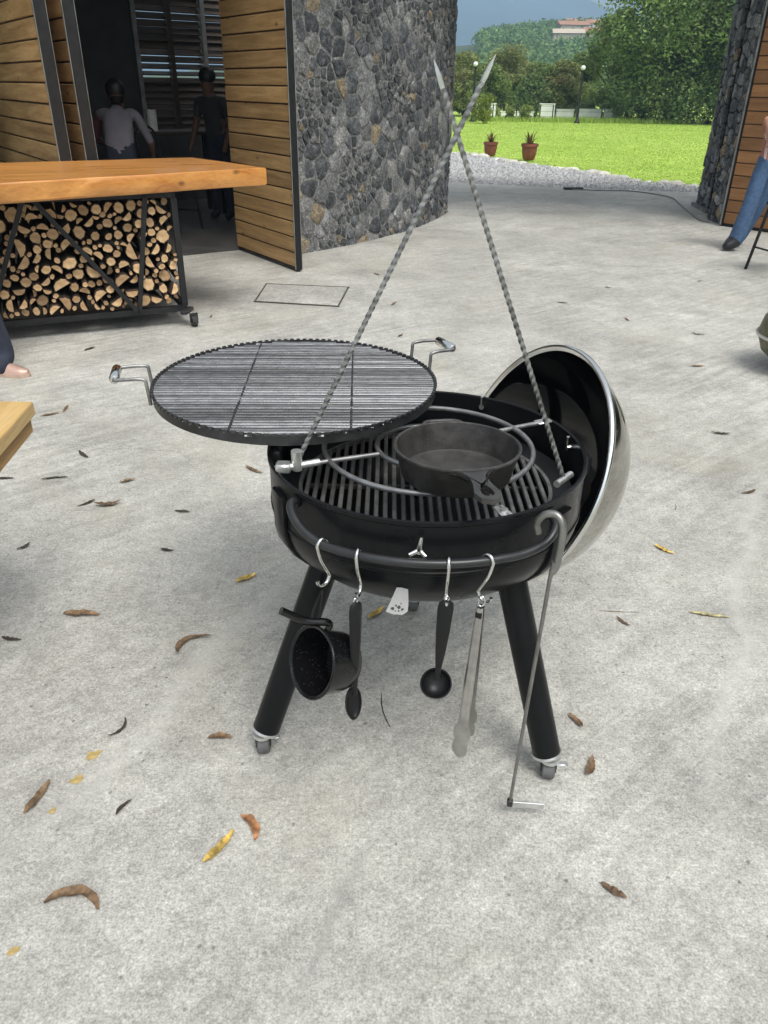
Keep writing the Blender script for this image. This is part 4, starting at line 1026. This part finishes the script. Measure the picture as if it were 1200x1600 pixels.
# ------------------------------------------------------------------ things hung on the rail
def railp(deg, rad=.42, z=.725): a = radians(deg); return Vector((.1+rad*cos(a), 1.7+rad*sin(a), z))
def s_hook(deg, label, rot, h=.082, w=.017):
    p = railp(deg); root = empty('s_hook', p, rot, label, 'hook', 's hooks on the front rail'); P = []
    # S in the local yz plane (y outward from the bowl)
    for k in range(10): a = radians(200-215*k/9); P.append((0, cos(a)*w*.8, .0+sin(a)*w*.8))
    P += [(0, .004, -h*.45)]
    for k in range(10): a = radians(170+190*k/9); P.append((0, cos(a)*w, -h+sin(a)*w))
    b = MB(); b.tube(spline(P, 3), .0038, 8); b.build('wire', M['chrome'], root, 60); return p
HK = [(-122.5, 'leftmost s hook, over the speckled pot', 2.4), (-111, 's hook carrying the black spoon', 2.9), (-86, 's hook carrying the black ladle', 3.1), (-75, 'rightmost s hook, carrying the steel tongs', 3.9)]
for a, l, ro in HK: s_hook(a, l, ro)

def spoon(top, tilt, label, kind, L=.155, R_=.033):
    root = empty(kind, top, 0, label, 'utensil'); root.rotation_euler = tilt
    b = MB(); z = [0, -.006, -.02, -L*.4, -L*.7, -L+.012, -L]; w = [.007, .0145, .0165, .0145, .0105, .0062, .0052]; t = [.003, .006, .007, .0065, .006, .0045, .0038]
    vs = []; n = 10
    for zz, ww, tt in zip(z, w, t):
        for k in range(n): a = 2*pi*k/n; vs.append((cos(a)*ww, sin(a)*tt, zz))
    b.add(vs, [(i*n+k, i*n+(k+1) % n, (i+1)*n+(k+1) % n, (i+1)*n+k) for i in range(len(z)-1) for k in range(n)]+[tuple(range(n)), tuple((len(z)-1)*n+k for k in range(n))[::-1]])
    b.build('handle', M['black_matte'], root, 50)
    b = MB(); lz = -L-.03
    b.tube([(0, 0, -L+.006), (0, .001, -L-.012)], [.0048, .006], 8)
    if kind == 'ladle': Mb = frame((0, .012, -L-.036), (0, -1, .55)); dep = .026; sx = 1.
    else: Mb = frame((0, .004, -L-.04), (0, -1, .1)); dep = .012; sx = .62
    pr = [(R_, 0), (R_+.002, .001), (R_+.001, -.003)]+[((R_+.001)*cos(pi/2*k/8), -.003-dep*sin(pi/2*k/8)) for k in range(1, 8)]+[(0, -.003-dep)]
    pi_ = [(R_, 0)]+[((R_-.001)*cos(pi/2*k/8), -(dep-.001)*sin(pi/2*k/8)) for k in range(0, 8)]+[(0, -dep+.001)]
    Ms = Mb @ Matrix.Diagonal((sx, 1.25 if kind != 'ladle' else 1., 1., 1.)) if kind == 'ladle' else Mb @ Matrix.Diagonal((.62, 1.3, 1., 1.))
    b.lathe(pr, 28, Ms); b.lathe(pi_, 28, Ms); b.build('bowl', M['black_matte'], root, 50)
    b = MB(); b.tube([(cos(2*pi*k/16)*.005, 0, .004+sin(2*pi*k/16)*.006) for k in range(16)], .0016, 6, closed=True); b.build('hang_ring', M['chrome'], root, 60)
spoon((-.0545, 1.262, .642), (radians(-1), radians(1.5), radians(38)), 'black spoon hanging beside the pot, second item from the left', 'spoon', .225, .031)
spoon((.1285, 1.268, .646), (radians(1), radians(2.5), 0), 'black round-bowled ladle hanging at the middle of the rail', 'ladle', .198, .033)
def tongs():
    root = empty('tongs', (.1985, 1.268, .632), 0, 'steel scalloped tongs hanging from the rightmost s hook', 'utensil'); root.rotation_euler = (radians(1.5), radians(2.5), radians(-28))
    for s in (-1, 1):
        b = MB(); P = [(0, .007), (-.03, .0085), (-.2, .0115), (-.3, .012), (-.325, .013), (-.335, .019), (-.35, .0205), (-.365, .0195), (-.372, .014), (-.38, .0175), (-.395, .019), (-.41, .017), (-.42, .008)]
        if s > 0: P = [(z+.03 if z < -.2 else z, w) for z, w in P]
        vs = []
        for z, w in P:
            sp = s*(.0045+.016*(-z/.42)); vs += [(-w, sp, z), (-w*.5, sp+s*.004, z), (w*.5, sp+s*.004, z), (w, sp, z)]
        vs += [(x, y-s*.0014, z) for x, y, z in vs]; n = len(P)*4; fs = []
        for k in range(len(P)-1):
            for j in range(3): a = k*4+j; fs += [(a, a+1, a+5, a+4), (n+a, n+a+4, n+a+5, n+a+1)]
            fs += [(k*4, k*4+4, n+k*4+4, n+k*4), (k*4+3, n+k*4+3, n+k*4+7, k*4+7)]
        b.add(vs, fs); b.build('arm', M['steel_brushed'], root, 30)
    b = MB(); b.box((0, 0, -.018), (.014, .02, .016), bev=.002); b.build('lock', M['black_matte'], root)
    b = MB(); b.tube([(cos(2*pi*k/18)*.007, 0, .013+sin(2*pi*k/18)*.013) for k in range(18)], .002, 6, closed=True); b.build('hang_ring', M['chrome'], root, 60)
tongs()
def saucepan():
    c = Vector((-.148, 1.262, .487)); n = Vector((-.72, -.52, .36)).normalized()
    root = empty('saucepan', c, 0, 'black speckled enamel saucepan hanging sideways at the left end of the rail', 'pot')
    Mp = frame((0, 0, 0), n, (0, 0, 1)); r_, dp = .073, .095
    b = MB(); b.lathe([(r_-.002, 0), (r_+.003, .002), (r_+.004, -.001), (r_, -.004), (r_-.004, -.06), (r_-.012, -dp+.008), (r_-.024, -dp), (0, -dp)], 48, Mp); b.lathe([(r_-.002, 0), (r_-.005, -.06), (r_-.013, -dp+.009), (0, -dp+.004)], 48, Mp); b.build('pan', M['speckled'], root, 40)
    b = MB(); h0 = Mp @ Vector((r_-.001, 0, -.012)); up = (Mp @ Vector((1, 0, 0)))
    h1 = Vector((-.206, 1.262, .6185))-c
    b.tube(spline([h0, h0+up*.018+Vector((0, 0, .004)), h0.lerp(h1, .45)+Vector((0, 0, .004)), h1], 5), [.0075]*6+[.0085]*10, 12); b.build('handle', M['black_enamel'], root, 50)
    b = MB(); a0 = h0.lerp(h1, .3)+Vector((0, 0, .01)); top = Vector((-.1265, 1.318, .63))-c
    b.tube(spline([a0-Vector((0, 0, .012)), a0+Vector((.012, .01, .01)), top, a0+Vector((-.002, .014, .012)), a0-Vector((0, 0, .012))], 6), .0018, 6); b.build('hang_loop', M['black_matte'], root, 60)
    b = MB(); b.tube([Mp @ Vector((cos(radians(a))*(r_+.004), sin(radians(a))*(r_+.004), .0)) for a in range(0, 360, 10)], .0028, 8, closed=True); b.build('rim', M['speckled'], root, 60)
saucepan()
def rake():
    root = empty('ash_rake', (.335, 1.3, .7), 0, 'long steel ash rake with looped handle hung at the right end of the rail', 'rake')
    b = MB(); W_ = .0085
    P = spline([(-.022, .045, .062), (-.028, .04, .088), (-.016, .03, .112), (.004, .02, .117), (.016, .01, .1), (.0165, .004, .06), (.013, 0, .012), (.006, -.001, -.004)], 6)
    b.tube(P, .0078, 10); b.build('handle_loop', M['rake_steel'], root, 60)
    b = MB(); b.tube([(.008, 0, .02), (.003, -.002, -.02), (-.022, -.02, -.648)], [.006, .0042, .0042], 10); b.build('shaft', M['rake_steel'], root, 50)
    b = MB(); b.box((-.0225, -.021, -.652), (.013, .013, .022), bev=.002); b.build('ferrule', M['dark_steel'], root)
    b = MB(); b.box((.022, -.018, -.664), (.078, .006, .019), Matrix.Rotation(radians(5), 4, 'Y'), bev=.001); b.build('blade', M['zinc'], root)
rake()

# ------------------------------------------------------------------ people
def person(name, J, edges, rad, matof, mats, label, loc_, rz=0, group=None):
    """J joint name -> position, edges list of pairs, rad name -> (rx, ry); matof(face centre) -> material slot"""
    names = list(J); idx = {n: i for i, n in enumerate(names)}
    me = bpy.data.meshes.new(name+'_cage'); me.from_pydata([J[n] for n in names], [(idx[a], idx[c]) for a, c in edges], [])
    o = bpy.data.objects.new(name+'_cage', me); COL.objects.link(o)
    mod = o.modifiers.new('skin', 'SKIN'); mod.use_smooth_shade = True
    sv = me.skin_vertices[0].data
    for n in names: sv[idx[n]].radius = rad[n]; sv[idx[n]].use_root = (n == 'pelvis')
    ss = o.modifiers.new('sub', 'SUBSURF'); ss.levels = 3; ss.render_levels = 3
    dg = bpy.context.evaluated_depsgraph_get(); dg.update(); m2 = bpy.data.meshes.new_from_object(o.evaluated_get(dg))
    bpy.data.objects.remove(o)
    for m in mats: m2.materials.append(m)
    for p in m2.polygons: p.material_index = matof(p.center); p.use_smooth = True
    root = empty(name, loc_, rz, label, 'person', group); m2.name = 'body'
    link('body', m2, root); return root
def std_person(h=1.7, lean=0, legs=((-.09, .0), (.09, .0)), arms=None, hip=None):
    s = h/1.7; J = {}; ly = lean
    px, py = (hip or (0, 0))
    J['pelvis'] = (px, py, .92*s); J['waist'] = (px, py-ly*.12, 1.06*s); J['chest'] = (px, py-ly*.45, 1.27*s-abs(ly)*.1); J['neck'] = (px, py-ly*.72, 1.42*s-abs(ly)*.18); J['head0'] = (px, py-ly*.84-.01, 1.51*s-abs(ly)*.2); J['head1'] = (px, py-ly*.92-.015, 1.6*s-abs(ly)*.21)
    for i, sd_ in enumerate((-1, 1)):
        n = 'LR'[i]; fx_, fy_ = legs[i]
        J['hip'+n] = (px+sd_*.09*s, py, .88*s); J['knee'+n] = ((px+sd_*.09*s+fx_)/2+.0, (py+fy_)/2-.03, .48*s); J['ank'+n] = (fx_, fy_, .09); J['toe'+n] = (fx_+.0, fy_-.13, .045)
        J['sh'+n] = (px+sd_*.18*s, py-ly*.62, 1.37*s-abs(ly)*.16)
        el_, wr = arms[i] if arms else ((px+sd_*.26*s, py-ly*.5, 1.1*s), (px+sd_*.26*s, py-ly*.7-.1, .88*s))
        J['el'+n] = el_; J['wr'+n] = wr; J['hand'+n] = tuple(Vector(wr)+(Vector(wr)-Vector(el_)).normalized()*.1)
    E_ = [('pelvis', 'waist'), ('waist', 'chest'), ('chest', 'neck'), ('neck', 'head0'), ('head0', 'head1')]
    for n in 'LR': E_ += [('pelvis', 'hip'+n), ('hip'+n, 'knee'+n), ('knee'+n, 'ank'+n), ('ank'+n, 'toe'+n), ('chest', 'sh'+n), ('sh'+n, 'el'+n), ('el'+n, 'wr'+n), ('wr'+n, 'hand'+n)]
    rd = dict(pelvis=(.15, .12), waist=(.135, .105), chest=(.15, .115), neck=(.055, .055), head0=(.075, .08), head1=(.08, .09))
    for n in 'LR': rd.update({'hip'+n: (.095, .1), 'knee'+n: (.07, .07), 'ank'+n: (.055, .055), 'toe'+n: (.045, .035), 'sh'+n: (.065, .065), 'el'+n: (.045, .045), 'wr'+n: (.03, .03), 'hand'+n: (.035, .022)})
    return J, E_, {k: (a*s, c*s) for k, (a, c) in rd.items()}
def seg_mat(J, E_, table, default=0):
    segs = [(Vector(J[a]), Vector(J[c]), a, c) for a, c in E_]
    def f(p):
        best = None
        for a, c, na, nc in segs:
            d = c-a; t = max(0, min(1, (p-a).dot(d)/max(1e-9, d.length_squared))); q = (p-(a+d*t)).length
            if best is None or q < best[0]: best = (q, na, nc, t)
        return table(best[1], best[2], best[3])
    return f
def cloth(na, nc, t):
    k = nc.rstrip('LR')
    if k in ('head0', 'head1', 'hand', 'wr'): return 2
    if k in ('hip', 'knee', 'ank'): return 1
    if k == 'toe': return 3
    if k == 'el' : return 0 if t < .7 else 2
    return 0
def hair(root, J, s=1.0, back=(0, .022, -.012), long=0):
    h = Vector(J['head1'])+Vector(back); b = MB(); b.lathe([(0, .1)]+[(.102*sin(pi*k/10), .1*cos(pi*k/10)) for k in range(1, 8)]+[(.06, -.05-long)], 20, Matrix.Translation(h+Vector((0, 0, .03)))); b.build('hair', M['hair'], root, 60)

# two people in the dark doorway
J, E_, rd = std_person(1.66, .42, ((-.12, .1), (.14, .0)), (((-.3, -.3, 1.0), (-.3, -.42, .88)), ((.28, -.42, 1.02), (.2, -.62, .95))))
def bent(na, nc, t):
    k = cloth(na, nc, t)
    if nc.startswith('el'): return 4 if nc.endswith('R') else 0
    return k
p = person('person', J, E_, rd, seg_mat(J, E_, bent), [M['shirt_white'], M['jeans_dark'], M['skin_shaded'], M['shoe_black'], M['shirt_pink']], 'person in white top and blue jeans bending forward inside the dark doorway', loc(-.84, .95), radians(35)+2.75)
hair(p, J, long=.08)
J, E_, rd = std_person(1.74, .12, ((-.1, 0), (.11, .03)))
p = person('person', J, E_, rd, seg_mat(J, E_, cloth), [M['shirt_grey'], M['jeans_dark'], M['skin_shaded'], M['shoe_black']], 'person in grey shirt and dark trousers standing inside the doorway by the plank leaf', loc(.72, 2.0), radians(35)-1.1)
hair(p, J)
def bar_table():
    root = empty('bar_table', loc(.35, 2.7), radians(35), 'dark table inside the doorway between the two people', 'table')
    b = MB(); b.box((0, 0, 1.0), (1.3, .6, .04), bev=.005); b.build('tabletop', M['dark_wood'], root)
    for x in (-.58, .58):
        for y in (-.24, .24): b = MB(); b.box((x, y, .49), (.05, .05, .976)); b.build('leg', M['black_steel'], root)
bar_table()
def roll():
    p = loc(.12, 2.6, 1.021); root = empty('paper_roll', p, 0, 'pale paper towel roll on the dark table inside the doorway', 'paper roll')
    b = MB(); b.lathe([(.018, 0), (.06, 0), (.06, .24), (.018, .24), (.018, 0)], 24); b.build('paper', M['paper'], root, 40); b = MB(); b.lathe([(0.0, -.001), (.014, -.001), (.014, .27), (0, .275)], 12); b.build('core', M['dark_steel'], root)
roll()
def chair(name, p, rz, label, seat_h=.46, m='black_steel', back=True, w=.42):
    root = empty(name, p, rz, label, 'stool' if 'stool' in name else 'chair')
    b = MB(); b.box((0, 0, seat_h), (w, w, .035), bev=.01); b.build('seat', M[m], root)
    for sx in (-1, 1):
        for sy in (-1, 1):
            b = MB(); b.tube([(sx*(w/2-.03), sy*(w/2-.03), seat_h-.017), (sx*(w/2+.03), sy*(w/2+.03), 0)], .015, 8); b.build('leg', M[m], root, 40)
    for sx in (-1, 1): b = MB(); b.tube([(sx*(w/2+.008), -w/2-.008, seat_h*.35), (sx*(w/2+.008), w/2+.008, seat_h*.35)], .009, 6); b.build('stretcher', M[m], root, 40)
    if back:
        b = MB(); b.tube(spline([(-w/2+.03, w/2-.03, seat_h), (-w/2+.02, w/2+.04, seat_h+.4), (0, w/2+.06, seat_h+.5), (w/2-.02, w/2+.04, seat_h+.4), (w/2-.03, w/2-.03, seat_h)], 6), .013, 8); b.build('backrest', M[m], root, 50)
chair('chair', loc(-.15, 1.5), radians(35)+.6, 'dark chair inside the doorway beside the bending person', .62, back=True)
chair('bar_stool', (3.86, 7.72, 0), .25, 'black stool at the right edge, only one leg inside the photo', .62, back=False)
# person at the right edge, perched with legs out to the left
J, E_, rd = std_person(1.6, .05, ((-.16, -.05), (-.06, .16)), (((-.06, -.2, 1.06), (-.13, -.16, 1.24)), ((.3, 0, 1.05), (.25, -.2, .9))), (.06, 0))
rd['kneeL'] = rd['kneeR'] = (.085, .085); rd['ankL'] = rd['ankR'] = (.1, .09)
J['toeL'] = (-.3, -.1, .04); J['toeR'] = (-.2, .1, .04)
p = person('person', J, E_, rd, seg_mat(J, E_, cloth), [M['shirt_striped'], M['jeans'], M['skin'], M['shoe_black']], 'person in flared blue jeans and striped shirt at the right edge by the brown door', (4.0, 8.95, 0), 0)
hair(p, J)
# person at the left edge: dark trousers and a rose shoe
J, E_, rd = std_person(1.7, 0, ((.0, .06), (.2, 0)))
rd['ankR'] = rd['ankL'] = (.062, .07)
p = person('person', J, E_, rd, seg_mat(J, E_, cloth), [M['shirt_grey'], M['jeans_dark'], M['skin'], M['jeans_dark']], 'person in dark trousers and rose shoe, foot only, at the left edge', (-2.5, 4.5, 0), 0)
hair(p, J)
def shoe(x, y, rz, parent):
    b = MB(); n = 12; L = [(-.13, .03, .06), (-.115, .04, .075), (-.06, .043, .08), (0, .045, .062), (.05, .048, .048), (.1, .045, .036), (.135, .032, .028), (.15, .012, .02)]
    Mz = Matrix.Translation((x, y, 0)) @ Matrix.Rotation(rz, 4, 'Z'); vs = []
    for u, w, h in L:
        for k in range(n):
            a = 2*pi*k/n; vs.append(Mz @ Vector((u, cos(a)*w, .02+max(-.005, sin(a))*h)))
    b.add(vs, [(i*n+k, i*n+(k+1) % n, (i+1)*n+(k+1) % n, (i+1)*n+k) for i in range(len(L)-1) for k in range(n)]+[tuple(range(n)), tuple((len(L)-1)*n+k for k in range(n))[::-1]])
    s = b.build('shoe', M['shoe_rose'], parent, 50)
    b = MB(); b.prism([tuple((Mz @ Vector((u, v, 0))).xy) for u, v in [(-.135, -.02), (-.115, -.045), (0, -.049), (.06, -.052), (.12, -.042), (.155, -.012), (.155, .012), (.12, .042), (.06, .052), (0, .049), (-.115, .045), (-.135, .02)]], .001, .022); b.build('sole', M['shoe_sole'], s)
shoe(.215, -.06, radians(-12), p); shoe(.0, .0, radians(-60), p)

# second kettle, mostly beyond the right edge
def second_kettle():
    c = Vector((2.62, 4.72, -.1)); root = empty('steel_kettle', c, 0, 'rounded mottled olive vessel with pale rim, cut off by the right edge', 'vessel')
    b = MB(); b.lathe([(.0, .13), (.16, .15), (.25, .22), (.29, .32), (.27, .42), (.2, .5), (.1, .54), (0, .55)], 48); b.build('body', M['mottled_olive'], root, 60)
    b = MB(); b.lathe([(.287, .312), (.3, .314), (.3, .328), (.287, .33)], 48); b.build('rim', M['zinc'], root, 60)
    b = MB(); b.lathe([(0, .101), (.15, .101), (.15, .125), (.1, .15), (0, .15)], 32); b.build('base', M['black_steel'], root, 40)
second_kettle()

# ------------------------------------------------------------------ fallen leaves and paint spots
def dry_leaf(x, y, L, w, ang, curve, curl, m, label, group=None, wav=.0, name='dry_leaf'):
    """curve: sideways bend of the midrib, curl: lengthwise lift"""
    b = MB(); n = 12; r = random.Random(int(x*977+y*331)); vs = []; a = -curve/2; px = py = 0; pts = []
    for k in range(n+1): pts.append((px, py, a)); px += cos(a)*L/n; py += sin(a)*L/n; a += curve/n
    cx = sum(p[0] for p in pts)/len(pts); cy = sum(p[1] for p in pts)/len(pts)
    for k, (u, v, a) in enumerate(pts):
        t = k/n; ww = w*(sin(pi*min(1, t*.96+.02))**.75)*.5*(1.15-.4*t)+.0006; u -= cx; v -= cy
        z = .0015+curl*(t-.5)**2*4*L*.35+wav*r.uniform(0, .6)*w; ww *= r.uniform(.82, 1.12)
        for q in (-1, -.45, 0, .45, 1):
            zz = z+abs(q)**1.6*ww*(.2+wav*.6)*r.uniform(.5, 1.5)
            vs.append((u-sin(a)*ww*q, v+cos(a)*ww*q, zz))
    b.add(vs, [(k*5+j, k*5+j+1, (k+1)*5+j+1, (k+1)*5+j) for k in range(n) for j in range(4)])
    o = b.build(name, M[m], None, 60, (x, y, 0)); o.rotation_euler.z = ang
    tag(o, label, 'leaf' if name == 'dry_leaf' else 'twig', group)
D_ = radians
LV = [
 (-1.0, 2.061, .125, .036, D_(-2), .15, .05, 'dry_brown', 'flat brown leaf lying crosswise left of the grill, halfway up'),
 (-.605, 1.92, .17, .024, D_(35), -2.9, .25, 'dry_brown', 'brown leaf curled into an open loop left of the grill'),
 (-.489, 2.286, .085, .032, D_(40), .2, .1, 'dry_yellow', 'bright yellow leaf behind the left leg of the grill'),
 (-1.175, 1.925, .07, .018, D_(-8), .4, .1, 'dry_dark', 'dark leaf at the left edge below the brown flat leaf'),
 (-.715, 1.55, .085, .011, D_(75), 1.9, .1, 'dry_dark', 'thin dark crescent leaf left of the left caster'),
 (-.434, 1.52, .07, .022, D_(0), -1.1, .2, 'dry_brown', 'small brown folded leaf just left of the left caster'),
 (-.845, 1.312, .105, .026, D_(78), .2, .1, 'dry_brown', 'long brown leaf pointing towards the camera near the left edge'),
 (-.627, 1.287, .055, .011, D_(60), -1., .2, 'dry_dark', 'small dark hooked leaf right of the long brown leaf'),
 (-.305, 1.235, .092, .027, D_(-62), -1.5, .03, 'dry_orange', 'orange brown crescent leaf below the left caster'),
 (-.37, 1.178, .105, .026, D_(58), .35, .15, 'dry_yellow', 'yellow brown leaf beside the orange crescent leaf'),
 (-.655, 1.045, .15, .03, D_(-12), -2.2, .1, 'dry_brown', 'large curled brown leaf near the bottom left'),
 (-.021, 2.09, .085, .026, D_(52), .2, .15, 'dry_yellow', 'yellow leaf under the grill bowl near the damper tab'),
 (.545, 1.6, .06, .022, D_(120), .7, .3, 'dry_brown', 'small crumpled brown leaf just right of the right leg'),
 (.547, 1.433, .07, .026, D_(68), .5, .3, 'dry_brown', 'brown leaf right of the right caster'),
 (.518, 1.08, .06, .022, D_(-38), .3, .1, 'dry_brown', 'dark brown leaf on the open concrete at the lower right'),
 (1.105, 2.105, .135, .018, D_(-12), .1, .05, 'dry_tan', 'long narrow greenish tan leaf at the right'),
 (.8, 2.06, .06, .012, D_(-55), .4, .2, 'dry_brown', 'small stalked leaf left of the long narrow tan leaf'),
 (1.079, 2.522, .085, .024, D_(-48), .3, .15, 'dry_yellow', 'yellow brown leaf right of the open lid'),
 (2.0, 4.78, .1, .025, D_(8), .4, .1, 'dry_brown', 'small brown leaf far right behind the lid'),
 (2.26, 5.52, .1, .022, D_(-20), .3, .1, 'dry_dark', 'small dark leaf at the far right in front of the passage'),
 (-1.47, 3.06, .12, .017, D_(12), -.8, .1, 'dry_dark', 'thin dark curved leaf right of the near table corner'),
 (-1.69, 3.05, .09, .017, D_(5), -.2, .1, 'dry_dark', 'dark leaf at the left edge below the near table corner'),
 (-1.14, 3.04, .07, .024, D_(30), .2, .1, 'dry_brown', 'small brown leaf left of the cooking grate'),
 (-1.155, 2.82, .11, .032, D_(20), .8, .3, 'dry_brown', 'crumpled brown leaf below the cooking grate'),
 (-.834, 2.772, .07, .018, D_(-5), .3, .1, 'dry_dark', 'small dark leaf below the left part of the cooking grate'),
 (-.82, 2.47, .055, .016, D_(-10), .5, .1, 'dry_dark', 'tiny dark leaf above the bright yellow leaf'),
 (-1.366, 2.48, .06, .018, D_(60), 1.5, .2, 'dry_dark', 'small dark hooked leaf near the left edge'),
 (-.6, 3.17, .12, .02, D_(-38), .5, .1, 'dry_brown', 'brown leaf just left of the grill rim under the grate')]
for q in LV: dry_leaf(q[0], q[1], q[2], q[3]*.86, *q[4:], wav=.4)
r = random.Random(6)
for (x, y) in [(1.731, 3.678), (1.97, 6.98), (1.85, 5.9), (-1.78, 3.81), (-1.73, 3.89), (-1.335, 5.82), (-1.967, 4.963), (.055, 6.29), (.1, 5.38), (-1.43, 3.31), (1.61, 3.02), (-1.25, 2.83), (2.9, 7.3), (1.1, 7.8), (.95, 4.6), (-.55, 4.9), (1.45, 6.4), (-.1, 7.4)]:
    dry_leaf(x, y, r.uniform(.05, .11), r.uniform(.014, .024), r.uniform(0, 6), r.uniform(-1, 1), .15, r.choice(['dry_dark', 'dry_brown', 'dry_brown']), 'tiny dry leaf scattered on the far part of the concrete', 'tiny dry leaves scattered on the concrete', .25)
dry_leaf(.008, 1.634, .14, .0022, D_(-78), .55, .02, 'dry_dark', 'thin curved dark twig on the concrete under the grill', name='dry_twig')
dry_leaf(1.237, 2.871, .07, .002, D_(70), .9, .02, 'dry_dark', 'short thin twig at the right edge', name='dry_twig')
dry_leaf(.8, 2.12, .14, .002, D_(-2), .1, .02, 'dry_brown', 'thin straight pale twig right of the right leg', name='dry_twig')
for i, (x, y, s, lab) in enumerate([(-.758, 1.453, .026, 'topmost yellow paint spot on the concrete at lower left'), (-.772, 1.37, .02, 'middle yellow paint spot on the concrete at lower left'), (-.795, 1.275, .012, 'smallest yellow paint spot beside the long brown leaf'), (-.743, .927, .014, 'yellow spot in the bottom left corner of the concrete')]):
    b = MB(); P = [(cos(a)*s*r.uniform(.5, 1.2), sin(a)*s*r.uniform(.3, .8)) for a in [2*pi*k/13 for k in range(13)]]
    b.prism([(u*.8-v*.6, u*.6+v*.8) for u, v in P], .0005, .0016); tag(b.build('paint_spot', M['paint_spot'], None, None, (x, y, 0)), lab, 'stain', 'yellow spots on the concrete')
